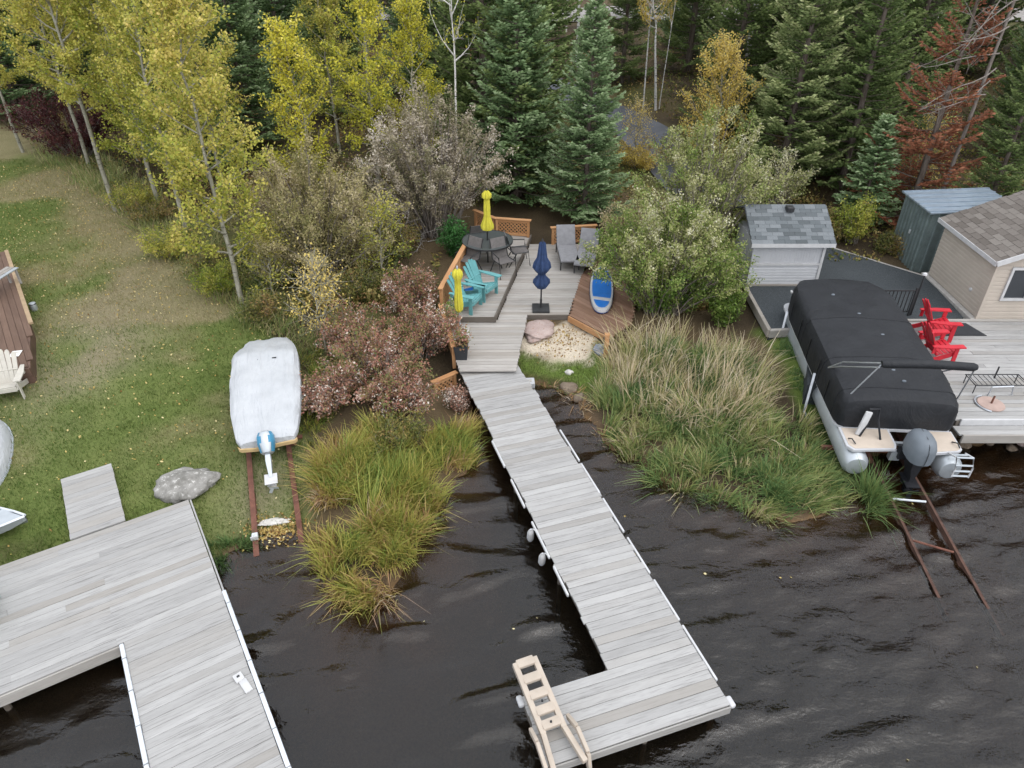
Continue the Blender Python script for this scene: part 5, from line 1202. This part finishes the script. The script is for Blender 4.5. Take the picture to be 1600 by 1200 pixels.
def AT(px, Y, zref=4.0):
    c = Y*math.cos(TILT)-(zref-CAM_H)*math.sin(TILT); x = (px-800)/FPX*c; return Vector((x, Y, hz(x, Y)))
# ---- spruces
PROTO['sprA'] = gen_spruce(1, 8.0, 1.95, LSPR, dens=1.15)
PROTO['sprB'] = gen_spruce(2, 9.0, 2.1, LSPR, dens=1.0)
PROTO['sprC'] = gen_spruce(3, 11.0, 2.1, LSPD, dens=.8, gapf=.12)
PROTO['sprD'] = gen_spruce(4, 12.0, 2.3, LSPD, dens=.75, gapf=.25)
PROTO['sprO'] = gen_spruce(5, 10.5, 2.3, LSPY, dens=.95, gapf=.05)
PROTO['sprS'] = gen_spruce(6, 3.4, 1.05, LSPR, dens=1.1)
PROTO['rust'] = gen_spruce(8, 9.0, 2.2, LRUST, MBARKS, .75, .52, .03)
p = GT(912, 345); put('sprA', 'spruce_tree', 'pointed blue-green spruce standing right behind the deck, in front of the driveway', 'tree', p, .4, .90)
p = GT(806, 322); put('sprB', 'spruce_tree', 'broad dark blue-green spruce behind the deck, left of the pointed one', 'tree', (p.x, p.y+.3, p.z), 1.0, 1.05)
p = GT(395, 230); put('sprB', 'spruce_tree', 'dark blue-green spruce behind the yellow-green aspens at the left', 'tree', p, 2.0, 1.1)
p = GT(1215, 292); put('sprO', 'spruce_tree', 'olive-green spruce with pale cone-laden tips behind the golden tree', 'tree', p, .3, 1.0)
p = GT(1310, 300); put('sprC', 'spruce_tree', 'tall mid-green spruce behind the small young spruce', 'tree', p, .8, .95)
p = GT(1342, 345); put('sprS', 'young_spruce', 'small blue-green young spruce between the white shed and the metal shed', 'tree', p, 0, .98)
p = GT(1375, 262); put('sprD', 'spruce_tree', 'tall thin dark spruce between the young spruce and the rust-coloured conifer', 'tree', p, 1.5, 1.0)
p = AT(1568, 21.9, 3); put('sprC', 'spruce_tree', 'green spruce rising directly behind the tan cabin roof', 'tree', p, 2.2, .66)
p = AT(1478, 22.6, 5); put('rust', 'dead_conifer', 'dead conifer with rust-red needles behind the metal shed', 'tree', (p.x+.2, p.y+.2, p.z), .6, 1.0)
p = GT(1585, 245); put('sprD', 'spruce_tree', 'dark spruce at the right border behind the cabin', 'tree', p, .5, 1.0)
# dense forest behind
FR = random.Random(11); FG = 'forest spruces'; placed = []
def ok(x, y, d):
    for a_ in range(len(ROADP)-1):
        s0, s1 = ROADP[a_].xy, ROADP[a_+1].xy; e_ = s1-s0; tt_ = max(0, min(1, (Vector((x, y))-s0).dot(e_)/e_.length_squared))
        if (Vector((x, y))-s0-e_*tt_).length < 2.6: return False
    if abs(y-60) < 4.5: return False
    if y > 26 and abs(x/y-.095) < .018+.3/y: return False      # clearing along the drive
    if y < 31 and abs(x/y-.19) < .035: return False
    return all((x-u)**2+(y-v_)**2 > d*d for u, v_ in placed)
tries = 0
while len(placed) < 120 and tries < 6000:
    tries += 1; y = 25.5+FR.random()**1.3*46; x = (FR.random()*2-1)*(.80*y+3)
    if x < -6 and y < 27: continue
    if x < -13 and y < 33: continue
    if .50 < x/y < .76 and y < 31: continue
    if -.36 < x/y < -.06 and y < 32: continue
    if ok(x, y, 1.5+y*.022):
        placed.append((x, y)); far = y > 44
        lab = ('distant dark spruce in the forest beyond the driveway' if far else 'dark forest spruce standing in the dense woods on the '+('left' if x < -1 else 'right')+' behind the front trees')
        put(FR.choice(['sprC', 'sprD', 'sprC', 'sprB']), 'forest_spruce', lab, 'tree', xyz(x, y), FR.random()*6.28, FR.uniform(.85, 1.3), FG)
# ---- aspens and birches
PROTO['aspA'] = gen_aspen(21, 8.3, 1.35, .18, 17500, (.05, 1.05), LASP, MBARKA, .10, nlimb=36)
PROTO['aspB'] = gen_aspen(22, 9.5, 1.4, .20, 19500, (.0, 1.0), LASP, MBARKA, .14, nlimb=38)
PROTO['aspC'] = gen_aspen(23, 10.0, 1.5, .32, 18000, (.25, 1.1), LASP, MBARKA, .10, nlimb=34)
PROTO['aspY'] = gen_aspen(24, 5.6, 1.25, .20, 7000, (0, 1.0), LYEL, MBARKA, .05, nlimb=28)
PROTO['aspZ'] = gen_aspen(25, 8.0, 1.35, .28, 9500, (-.1, .9), LYEL, MBARKA, .06, nlimb=32)
PROTO['gold'] = gen_aspen(26, 5.2, 1.9, .12, 9000, (0, 1.0), LGOLD, MBARKA, .06, nlimb=38)
PROTO['sap'] = gen_aspen(27, 2.3, .75, .25, 1300, (.2, 1.1), LGOLD, MBARKA, .05, ls=.055, nlimb=18)
PROTO['sapg'] = gen_aspen(127, 2.3, .8, .22, 1900, (.1, .9), LASP, MBARKA, .05, ls=.06, nlimb=18)
PROTO['birch'] = gen_aspen(28, 11.0, 1.6, .62, 5000, (.1, 1.0), LYEL, MBIRCH, .12, nlimb=18)
PROTO['birchc'] = gen_aspen(29, 7.5, 1.8, .45, 3500, (.1, 1.0), LGOLD, MBIRCH, .15, (1.0, 0), nlimb=14)
PROTO['bent'] = gen_aspen(30, 9.0, 1.6, .50, 900, (.0, .8), LYEL, MBIRCH, .42, nlimb=16)
p = GT(380, 480); put('aspA', 'aspen_tree', 'yellow-green aspen with a pale trunk nearest the white covered boat', 'tree', p, 1.2, 1.0)
p = GT(181, 330); put('aspC', 'aspen_tree', 'tall yellow aspen with a long bare grey trunk at the edge of the lawn', 'tree', p, .2, 1.05)
p = GT(292, 366); put('aspB', 'aspen_tree', 'thick yellow-green aspen between the long bare trunk and the aspen nearest the boat', 'tree', p, 2.6, .95)
p = GT(250, 330); put('aspB', 'aspen_tree', 'leafy green-yellow aspen in the middle of the left grove', 'tree', p, 4.1, 1.0)
p = GT(330, 330); put('aspA', 'aspen_tree', 'yellow-green aspen at the back right of the left grove beside the dark spruce', 'tree', (p.x, p.y+1.5, hz(p.x, p.y+1.5)), 3.3, 1.05)
p = GT(140, 262); put('aspC', 'aspen_tree', 'yellow aspen rising behind the burgundy bush', 'tree', p, 2.9, .95)
p = GT(36, 238); put('aspC', 'aspen_tree', 'thin-stemmed yellow aspen at the far end of the lawn by the left border', 'tree', p, 5.0, .8)
p = GT(200, 265); put('aspB', 'aspen_tree', 'far green-yellow aspen at the back of the left grove', 'tree', (p.x, p.y+1, hz(p.x, p.y+1)), 5.0, 1.1)
p = AT(470, 23.8); put('aspY', 'aspen_tree', 'bright yellow young aspen between the dark spruce and the brown willow', 'tree', p, .5, 1.05)
p = AT(580, 24.2); put('aspZ', 'aspen_tree', 'bright yellow aspen with a straight pale trunk behind the grey willow', 'tree', p, 1.4, .95)
p = AT(515, 30); put('aspA', 'aspen_tree', 'green-yellow aspen far back between the two bright yellow aspens', 'tree', p, .4, .9)
p = AT(648, 25); put('aspZ', 'aspen_tree', 'yellow aspen above the grey willow, beside the bent white trunk', 'tree', p, 3.4, .8)
p = AT(712, 25.2); put('bent', 'birch_tree', 'nearly leafless birch with a crooked white trunk behind the grey willow', 'tree', p, 1.0, (.7, .7, 1.0))
p = GT(1122, 285); put('gold', 'golden_tree', 'golden orange multi-branched tree rising above the big pale shrub', 'tree', (p.x-.3, p.y+.2, p.z), .8, .85)
p = GT(901, 108); put('birch', 'birch_tree', 'slim white birch trunk beside the driveway left of the pointed spruce tip', 'tree', p, 0, 1.0)
p = GT(884, 50); put('birch', 'birch_tree', 'faint far birch trunk left of the slim white birch', 'tree', p, 2, .9)
p = GT(1025, 172); put('birchc', 'birch_tree', 'leaning white birch of the three-stemmed clump beyond the driveway, bending left', 'tree', p, 2.7, 1.0)
put('birchc', 'birch_tree', 'upright white birch of the three-stemmed clump beyond the driveway', 'tree', (p.x+.15, p.y+.1, p.z), .4, (.35, .35, 1.0))
put('birchc', 'birch_tree', 'back stem of the birch clump beyond the driveway with golden leaves', 'tree', (p.x-.5, p.y+.6, p.z), 1.9, (.6, .6, 1.1))
p = GT(1150, 190); put('birch', 'birch_tree', 'thick white birch trunk right above the golden tree', 'tree', p, 4, (1.4, 1.4, 1.15))
p = GT(1168, 110); put('birch', 'birch_tree', 'far thin birch trunk to the right of the thick white birch', 'tree', p, 1, 1.0)
p = GT(509, 548); put('sap', 'sapling', 'thin pale yellow sapling beside the red dogwood bush', 'tree', p, 0, 1.0)
p = GT(990, 255); put('sap', 'sapling', 'small orange sapling at the edge of the driveway', 'tree', p, 1, .95)
p = GT(1428, 312); put('sap', 'sapling', 'slender pale-trunked sapling in front of the rust-coloured conifer', 'tree', p, 2, (1.0, 1.0, 1.35))
p = GT(788, 262); put('sap', 'sapling', 'small yellowing sapling in front of the broad spruce', 'tree', (p.x, 20.5 if False else p.y, p.z), 3, (.6, .6, 1.3))
p = GT(430, 470); put('sapg', 'sapling', 'low yellow sapling between the pale aspen trunk and the brown willow', 'tree', p, 4, .9)
p = GT(600, 440); put('sapg', 'sapling', 'olive yellow sapling behind the red dogwood bush', 'tree', p, 5, 1.0)
# ---- shrubs
def shrub(name, label, gen, loc, rz=0, cat='shrub', grp=None):
    w, parts, bm = gen; t = tree(name, label, cat, grp, w, parts, bm, 4); t.location = loc; t.rotation_euler = (0, 0, rz); return t
p = GT(505, 440); shrub('willow_shrub', 'brown-grey willow shrub behind the sapling, left of the grey willow', gen_shrub(41, 2.7, 2.2, 3.9, 95, 40000, (-.05, .95), LWIL, MTWIG, .065, 8, .42, .2), (p.x, p.y+.2, p.z))
p = GT(690, 385); shrub('willow_shrub', 'pale grey willow shrub left of the yellow table umbrella', gen_shrub(42, 2.5, 1.9, 4.7, 90, 38000, (-.02, 1.05), LWIL2, MTWIG, .065, 8, .42, .25), (p.x-.25, p.y+.9, p.z))
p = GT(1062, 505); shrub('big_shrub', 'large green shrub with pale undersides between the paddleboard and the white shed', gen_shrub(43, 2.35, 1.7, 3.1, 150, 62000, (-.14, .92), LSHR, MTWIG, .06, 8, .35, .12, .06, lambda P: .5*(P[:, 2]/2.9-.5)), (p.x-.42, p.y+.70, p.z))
p = GT(1085, 430); shrub('pale_willow', 'pale cream willow shrub behind the big green shrub', gen_shrub(44, 2.2, 1.6, 4.7, 80, 30000, (.2, 1.02), LSHR, MTWIG, .065, 8, .40, .25, .06), (p.x+.1, p.y+.5, hz(p.x, p.y+.5)))
p = GT(985, 430); shrub('brown_shrub', 'brownish leaning shrub overhanging the right sun lounger', gen_shrub(45, .95, 1.0, 2.3, 30, 8000, (.1, .95), LWIL, MTWIG, .06, 7, .35, .3), (p.x-.05, p.y+.3, p.z))
p = GT(1210, 330); shrub('pale_willow', 'small cream-leaved shrub above the white shed roof', gen_shrub(46, 1.1, .8, 2.1, 26, 4200, (.45, 1.2), LSHR, MTWIG, .06, 7, .35, .3), p)
for i, (px_, py_, rx_, ry_, h_, n_, lab) in enumerate(((590, 612, 1.25, 1.25, 1.6, 14000, 'red and white-berried dogwood bush beside the walkway, the middle mass'), (515, 640, .75, .65, .85, 6500, 'low red dogwood clump right of the white boat with pale berries at its tip'), (660, 555, .9, 1.1, 1.4, 11000, 'red dogwood clump leaning on the deck fence'), (632, 645, .80, .55, .95, 6000, 'rusty dogwood clump at the upper edge of the left reeds'), (640, 490, 1.0, .8, 1.3, 8000, 'pinkish dogwood clump at the back beneath the grey willow'), (560, 560, 1.0, 1.0, 1.4, 7000, 'greenish red dogwood clump between the pale sapling and the middle mass'))):
    p = GT(px_, py_); shrub('dogwood_bush', lab, gen_shrub(50+i, rx_, ry_, h_, 56, n_, (-.12, 1.08), LDOG, MTWIG, .056, 7, .25, .2, .05), p, i, 'shrub', 'red dogwood bushes')
p = GT(718, 640); shrub('berry_bush', 'small white-flowered bush beside the upper walkway edge', gen_shrub(57, .32, .35, .6, 16, 1500, (.3, 1.15), LDOG, MTWIG, .045, 6, .2, .2), p)
p = GT(95, 255); shrub('burgundy_shrub', 'dark burgundy shrub behind the yellow aspens at the upper left', gen_shrub(58, 2.6, 1.6, 2.6, 70, 16000, (0, 1.0), LBUR, MTWIG, .08, 8, .45, .2), (p.x+.3, p.y+.8, p.z))
shrub('clipped_bush', 'dark green leafy bush at the corner of the deck behind the patio table', gen_shrub(59, .50, .45, 1.25, 34, 6500, (0, .9), LGRN, MTWIG, .06, 8, .2, .1), xyz(-1.75, 21.0))
p = GT(1335, 385); shrub('yellow_bush', 'yellow-green bush growing at the foot of the young spruce', gen_shrub(61, .75, .6, 1.35, 34, 5500, (-.1, .75), LASP, MTWIG, .065, 7, .3, .2), (p.x, p.y+.3, p.z))
p = GT(1130, 505); shrub('green_bush', 'bright green low bush at the right foot of the big shrub', gen_shrub(62, .55, .5, 1.0, 30, 4200, (0, .55), LSHR, MTWIG, .075, 7, .25, .1), p)
for i, (px_, py_, rx_, h_, lm, lab) in enumerate(((440, 440, .9, 1.2, LWIL, 'brown brush clump beside the pale aspen trunk'), (330, 430, .9, .75, LBRUSH, 'low olive brush at the edge of the lawn left of the pale aspen trunk'), (240, 345, 1.1, .8, LBRUSH, 'brown-green brush at the lawn edge under the left grove'), (560, 470, .9, 1.0, LBRUSH, 'yellow-green brush behind the pale sapling'), (620, 400, 1.0, 1.0, LBRUSH, 'dark brush in front of the grey willow'), (1290, 370, .7, .8, LBRUSH, 'olive brush behind the right end of the white shed'), (1400, 395, .6, .5, LBRUSH, 'low brush in front of the metal shed'),
        (270, 400, .9, .9, LASP, 'yellow-green bushy growth at the lawn edge below the thick aspen'), (345, 455, .8, .8, LASP, 'yellow-green bush just left of the pale aspen trunk base'), (215, 330, 1.0, .9, LASP, 'yellow-green bush right of the long bare aspen trunk'), (420, 500, .7, .7, LBRUSH, 'olive brush right of the pale aspen trunk base'), (545, 545, .7, .8, LBRUSH, 'olive brush between the pale sapling and the dogwoods'),
        (1000, 262, 1.2, .9, LGOLD, 'orange brush at the far edge of the driveway'), (1060, 250, 1.4, 1.0, LBRUSH, 'brown brush below the golden tree'), (620, 690, .7, .5, LBRUSH, 'low olive growth between the dogwoods and the reeds'), (560, 420, 1.1, 1.2, LWIL, 'brown willow regrowth between the two large willow shrubs'))):
    p = GT(px_, py_); shrub('brush_clump', lab, gen_shrub(70+i, rx_, rx_*.8, h_, 30, 5000, (0, .95), lm, MTWIG, .055, 7, .28, .15), p, i)
# dead branches: bleached snag at the upper right
r = np.random.default_rng(5); w = Wood()
for k in range(15):
    st_ = np.array([.3+r.normal()*.1, r.normal()*.1, 4.2+k*.36]); lp = path(st_, (-.75+r.normal()*.22, -.25+r.normal()*.25, -.25+r.normal()*.2), 1.6+r.random()*1.3, 6, (0, 0, -.06), r, .10); w.limb(lp, .024, .006); twigs(w, lp, 12, .5, r, .007, .15, -.1, 1.2)
w.limb([np.array([0, 0, -.2]), np.array([.1, .0, 4]), np.array([.35, .1, 9.8])], .075, .03)
p = AT(1565, 22.3, 7); t = tree('dead_snag', 'bleached leafless snag with long drooping branches at the upper right corner', 'tree', None, w, [], MTWIG); t.location = p
r = np.random.default_rng(15); w = Wood()
for k in range(26):
    az = r.random()*6.28; lp = path((r.normal()*.4, r.normal()*.2, 0), (math.cos(az)*.8, math.sin(az)*.5, .35+r.random()*.4), 1.0+r.random()*.9, 5, (0, 0, -.6), r, .2); w.limb(lp, .014, .004); twigs(w, lp, 6, .45, r, .005, .2, -.1, 1.2)
p = GT(640, 372); t = tree('dead_brush', 'tangle of bare grey branches beside the grey willow left of the deck', 'shrub', None, w, [], MDEADW); t.location = p

for k in range(26):  # unseen spruces added at both sides so waves mirror dark woods, not sky
    sgn = 1 if k % 3 else -1; x = sgn*(FR.uniform(19.5, 46) if sgn > 0 else FR.uniform(27, 48)); y = FR.uniform(13.5, 27) if sgn > 0 else FR.uniform(9, 30)
    put(FR.choice(['sprC', 'sprD']), 'forest_spruce', 'unseen dark spruce added to darken the lake reflections, out beyond the '+('cabin' if sgn > 0 else 'lawn'), 'tree', xyz(x, y), FR.random()*6.28, FR.uniform(.9, 1.3), 'added reflection spruces')
# ---- undergrowth on the forest floor (uncountable)
r = np.random.default_rng(81); Np = 150000
y = 17.5+r.random(Np)**1.5*34; x = (r.random(Np)*2-1)*(.78*y+2)
keep = (sdist(LAWN, x, y) < -.1+(fbm(x, y, .9, 90)-.5)*1.2) & (fbm(x, y, 1.3, 91) > .36)
keep &= ~((x > -2.2) & (x < 3.4) & (y < 24.5)) & ~((x > 5.8) & (x < 17) & (y < 19.6)) & ~((x > 11) & (y < 21.2))
for a_ in range(len(ROADP)-1):
    s0, s1 = ROADP[a_].xy, ROADP[a_+1].xy; e_ = s1-s0; tt_ = np.clip(((x-s0.x)*e_.x+(y-s0.y)*e_.y)/e_.length_squared, 0, 1); keep &= np.hypot(x-s0.x-e_.x*tt_, y-s0.y-e_.y*tt_) > 1.75
x, y = x[keep], y[keep]; hh = fbm(x, y, 1.1, 92)
P = np.stack([x, y, hgt(x, y)+r.random(len(x))**1.4*(.15+1.0*np.clip(hh-.35, 0, 1))], 1)
V, Q, T = leafquads(P, .115, .075, r, np.clip(fbm(x, y, 1.7, 93)*1.3-.25+r.normal(size=len(x))*.22, 0, 1))
tag(link('undergrowth', mesh_np('undergrowth', V, Q, LBRUSH, T)), 'low mixed green and brown undergrowth covering the forest floor', 'undergrowth', None, 'stuff')

# ---- reeds
def blades(P, H, Wd, lean, r, T, seg=3):
    """curved tapering blades: P bases, H heights, lean = horizontal tip offsets"""
    k = len(P); az = r.random(k)*PI; sdv = np.stack([np.cos(az), np.sin(az), np.zeros(k)], 1)
    rows = []
    for i in range(seg+1):
        s = i/seg; c = P+np.stack([lean[:, 0]*s**1.8, lean[:, 1]*s**1.8, H*(s-.22*s**3*np.clip(np.hypot(lean[:, 0], lean[:, 1])/H, 0, 1.5))], 1)
        w_ = (Wd*(1-s**1.5*.85))[:, None]*.5; rows += [c-sdv*w_, c+sdv*w_]
    V = np.stack(rows, 1); o = (np.arange(k)*2*(seg+1))[:, None]
    Q = np.concatenate([o+np.array([2*i, 2*i+1, 2*i+3, 2*i+2])[None] for i in range(seg)], 0)
    return V.reshape(-1, 3), Q, np.repeat(T, 2*(seg+1))
def reedbed(name, label, poly, n_clump, per, hr, mat, seed, tonef, spread=.16, leanr=.55, gapt=.33):
    r = np.random.default_rng(seed); q = np.array(poly); lo, hi = q.min(0), q.max(0); C = np.zeros((0, 2))
    while len(C) < n_clump:
        c = lo+(hi-lo)*r.random((n_clump*3, 2)); c = c[sdist(poly, c[:, 0], c[:, 1]) > .02]; c = c[fbm(c[:, 0], c[:, 1], .5, 141) > gapt]; C = np.concatenate([C, c])[:n_clump]
    ci = np.repeat(np.arange(n_clump), per); k = len(ci); off = r.normal(size=(k, 2))*spread; B = C[ci]+off*.55
    ch = (r.uniform(.65, 1.15, n_clump)*(.25+1.5*fbm(C[:, 0], C[:, 1], .7, 140)))[ci]; H = r.uniform(hr[0], hr[1], k)*ch
    wind = np.array([.05, -.02])[None]; edge = sdist(poly, C[:, 0], C[:, 1]); cen = q.mean(0); out = C-cen; out /= np.linalg.norm(out, axis=1, keepdims=True)+1e-6; ed = np.exp(-edge/.35)
    lean = off/spread*.22*leanr*H[:, None]+r.normal(size=(k, 2))*.30*leanr*H[:, None]+(out*ed[:, None]*.42)[ci]*H[:, None]+(r.normal(size=(n_clump, 2))*.28)[ci]*H[:, None]+wind
    br = r.random(k) < .09; lean[br] += r.normal(size=(br.sum(), 2))*H[br][:, None]*.45; H = np.where(br, H*.55, H)
    z = hgt(B[:, 0], B[:, 1]); z = np.maximum(z, -.35)-.03
    T = np.clip(tonef(B, r, r.random(n_clump)[ci], ed[ci]), 0, 1)
    V, Q, TT = blades(np.stack([B[:, 0], B[:, 1], z], 1), H, r.uniform(.014, .030, k), lean, r, T)
    tag(link(name, mesh_np(name, V, Q, mat, TT)), label, 'reeds', None, 'stuff')
RL = px_poly([(488, 842), (508, 905), (556, 950), (600, 932), (648, 868), (674, 810), (708, 765), (744, 716), (742, 672), (690, 676), (640, 700), (565, 690), (520, 710), (494, 770)], .05)
def tone_l(B, r, c, ed): n_ = fbm(B[:, 0], B[:, 1], .8, 95); return .02+.42*n_+.35*(c-.4)+.30*r.random(len(B))+ed*.15+.45*np.clip(fbm(B[:, 0], B[:, 1], .6, 97)-.55, 0, 1)*3
reedbed('reed_bed', 'yellow-green reeds on the point between the left dock and the walkway', RL, 420, 44, (.24, .62), LREED, 101, tone_l, .15, .58, .40)
RR = px_poly([(926, 622), (940, 668), (970, 706), (1028, 750), (1060, 765), (1120, 785), (1180, 810), (1240, 824), (1316, 803), (1332, 770), (1300, 740), (1268, 690), (1225, 640), (1150, 590), (1050, 560), (960, 570)], .05)
def tone_r(B, r, c, ed): n_ = fbm(B[:, 0], B[:, 1], .9, 98); return -.46+.75*n_+.55*c+.36*r.random(len(B))+ed*.15
reedbed('sedge_bed', 'green sedge and grass marsh between the walkway and the pontoon boat', RR, 640, 42, (.20, .52), LREED2, 102, tone_r, .16, .68, .41)
RT = px_poly([(940, 590), (970, 640), (1060, 690), (1180, 690), (1220, 640), (1170, 575), (1060, 550), (960, 555)], .1)
reedbed('dry_reeds', 'tall dry beige reed stalks standing above the marsh behind the sedge', RT, 200, 13, (.52, 1.0), LREED2, 103, lambda B, r, c, ed: .62+.4*r.random(len(B)), .14, .5)
RS = px_poly([(318, 852), (342, 888), (398, 846), (385, 835)], .1)
reedbed('shore_grass', 'green grass fringe on the bank between the left dock and the rusty rails', RS, 60, 26, (.06, .2), LREED2, 109, lambda B, r, c, ed: .0+.4*r.random(len(B)), .1)
RE = px_poly([(1340, 765), (1352, 800), (1380, 800), (1385, 770), (1362, 745)], 0)
reedbed('shore_sedge', 'small bright green sedge tuft in the shallows beside the pontoon rails', RE, 16, 30, (.35, .6), LREED2, 104, lambda B, r, c, ed: .1+.4*r.random(len(B)), .12, .7)
RG = px_poly([(470, 560), (500, 545), (560, 600), (480, 700), (468, 640)], .4)
reedbed('tall_grass', 'tall olive grass between the white boat and the dogwood bushes', RG, 90, 30, (.12, .32), LREED, 105, lambda B, r, c, ed: .1+.5*r.random(len(B)))
RB = px_poly([(60, 245), (180, 325), (300, 420), (380, 480), (470, 545), (500, 520), (420, 440), (330, 360), (200, 270), (80, 205)], .9)
reedbed('meadow_grass', 'long dry grass along the tree line at the back of the lawn', RB, 420, 26, (.18, .50), LREED2, 106, lambda B, r, c, ed: .3+.5*r.random(len(B)), .3)
RP = px_poly([(1200, 520), (1240, 516), (1300, 620), (1330, 700), (1300, 735), (1262, 670), (1225, 600)], .45)
reedbed('pad_grass', 'green grass strip between the marsh and the pontoon boat', RP, 170, 30, (.06, .2), LREED2, 107, lambda B, r, c, ed: .0+.35*r.random(len(B)))
# ---- lawn blades, litter
r = np.random.default_rng(120); Np = 300000
x = r.uniform(-23, -3.2, Np); y = 8.2+r.random(Np)**1.2*21; kd = (sdist(LAWN, x, y) > .05) & (sdist(SHORE, x, y) > .1) & (np.abs(x/y) < 1.05)
gw = fbm(x, y, 2.2, 20); bare = np.exp(-(((x+10.3)/1.3)**2+((y-15.2)/2.6)**2)); kd &= r.random(Np) > bare*.6
kd &= sdist([tuple(q) for q in bp], x, y) < -.05
x, y = x[kd], y[kd]; n1 = fbm(x, y, 2.2, 20); n3 = fbm(x, y, 5.5, 28); dry = sstep(11.5, 22, y+(n1-.5)*9)*.8*sstep(.25, .6, n3+.12)
T = np.clip(sstep(.40, .72, n1*.6+dry*.55+.06)*.75+r.normal(size=len(x))*.14+.08+(fbm(x, y, .3, 151)-.5)*.6, 0, 1); k = len(x)
lx2, ly2 = [], []
V, Q, TT = blades(np.stack([x, y, hgt(x, y)-.01], 1), r.uniform(.03, .095, k)*(.5+fbm(x, y, .35, 150)), r.uniform(.011, .022, k), r.normal(size=(k, 2))*.03, r, T, 1)
tag(link('lawn_grass', mesh_np('lawn_grass', V, Q, LGRASS, TT)), 'short patchy green and brown lawn grass left of the boat rails', 'grass', None, 'stuff')
x = r.uniform(-.2, 3.0, 26000); y = r.uniform(13.2, 16.8, 26000); kd = (sdist(LAWN2, x, y) > 0) & (sdist(SAND, x, y) < .05); x, y = x[kd], y[kd]; k = len(x)
V, Q, TT = blades(np.stack([x, y, hgt(x, y)-.01], 1), r.uniform(.03, .09, k), r.uniform(.008, .016, k), r.normal(size=(k, 2))*.03, r, np.clip(.12+.3*fbm(x, y, .5, 130)+r.normal(size=k)*.1, 0, 1), 1)
tag(link('deck_lawn_grass', mesh_np('deck_lawn_grass', V, Q, LGRASS, TT)), 'bright green grass patch between the sand and the walkway', 'grass', None, 'stuff')
Np = 11500; x = r.uniform(-21, -3.4, Np); y = 8.4+r.random(Np)**.8*20; kd = (sdist(LAWN, x, y) > -.3) & (sdist(SHORE, x, y) > .05) & (fbm(x, y, 2.0, 131) > r.random(Np)*.9-.05*(y-14)); x, y = x[kd], y[kd]
P = np.stack([x, y, hgt(x, y)+.035], 1); V, Q, TT = leafquads(P, .050, .036, r, np.clip(r.normal(.55, .3, len(x)), 0, 1), 2.5)
tag(link('fallen_leaves', mesh_np('fallen_leaves', V, Q, LFALL, TT)), 'scattered yellow fallen leaves over the lawn', 'leaves', None, 'stuff')
# leaf litter at the waterline by the rusty rails, and dry stems in the mud by the walkway
c = GT(432, 826); k = 700; x = c.x+r.normal(size=k)*.28; y = c.y+r.normal(size=k)*.16; P = np.stack([x, y, np.maximum(hgt(x, y), .0)+.02], 1)
V, Q, TT = leafquads(P, .05, .04, r, np.clip(r.normal(.35, .35, k), 0, 1), 2.5); tag(link('leaf_litter', mesh_np('leaf_litter', V, Q, LFALL, TT)), 'brown and white leaf litter washed up between the rusty rails', 'leaves', None, 'stuff')
RM = px_poly([(850, 604), (905, 612), (945, 670), (950, 705), (925, 680), (880, 640)], 0)
reedbed('dry_stems', 'broken dry stems and litter in the mud beside the walkway', RM, 60, 8, (.05, .22), LREED, 108, lambda B, r, c, ed: .75+.25*r.random(len(B)), .15, 2.2)

c = G(880, 522, .5); k = 420; x = c.x+r.normal(size=k)*.45; y = c.y+r.normal(size=k)*.40; kd = sdist(SAND, x, y) > -.15; x, y = x[kd], y[kd]
V, Q, TT = leafquads(np.stack([x, y, hgt(x, y)+.012], 1), .055, .035, r, np.clip(r.normal(.12, .25, len(x)), 0, 1), 2.5); tag(link('sand_litter', mesh_np('sand_litter', V, Q, LFALL, TT)), 'brown leaf crumbs scattered on the sand beside the patio deck', 'leaves', None, 'stuff')
k = 45; x = r.uniform(-6, 10, k); y = r.uniform(4.6, 12.5, k); kd = sdist(SHORE, x, y) < -.1; x, y = x[kd], y[kd]
V, Q, TT = leafquads(np.stack([x, y, waves(x, y)+.012], 1), .045, .035, r, np.clip(r.normal(.6, .3, len(x)), 0, 1), 4); tag(link('floating_leaves', mesh_np('floating_leaves', V, Q, LFALL, TT)), 'tiny yellow leaves floating on the lake', 'leaves', None, 'stuff')
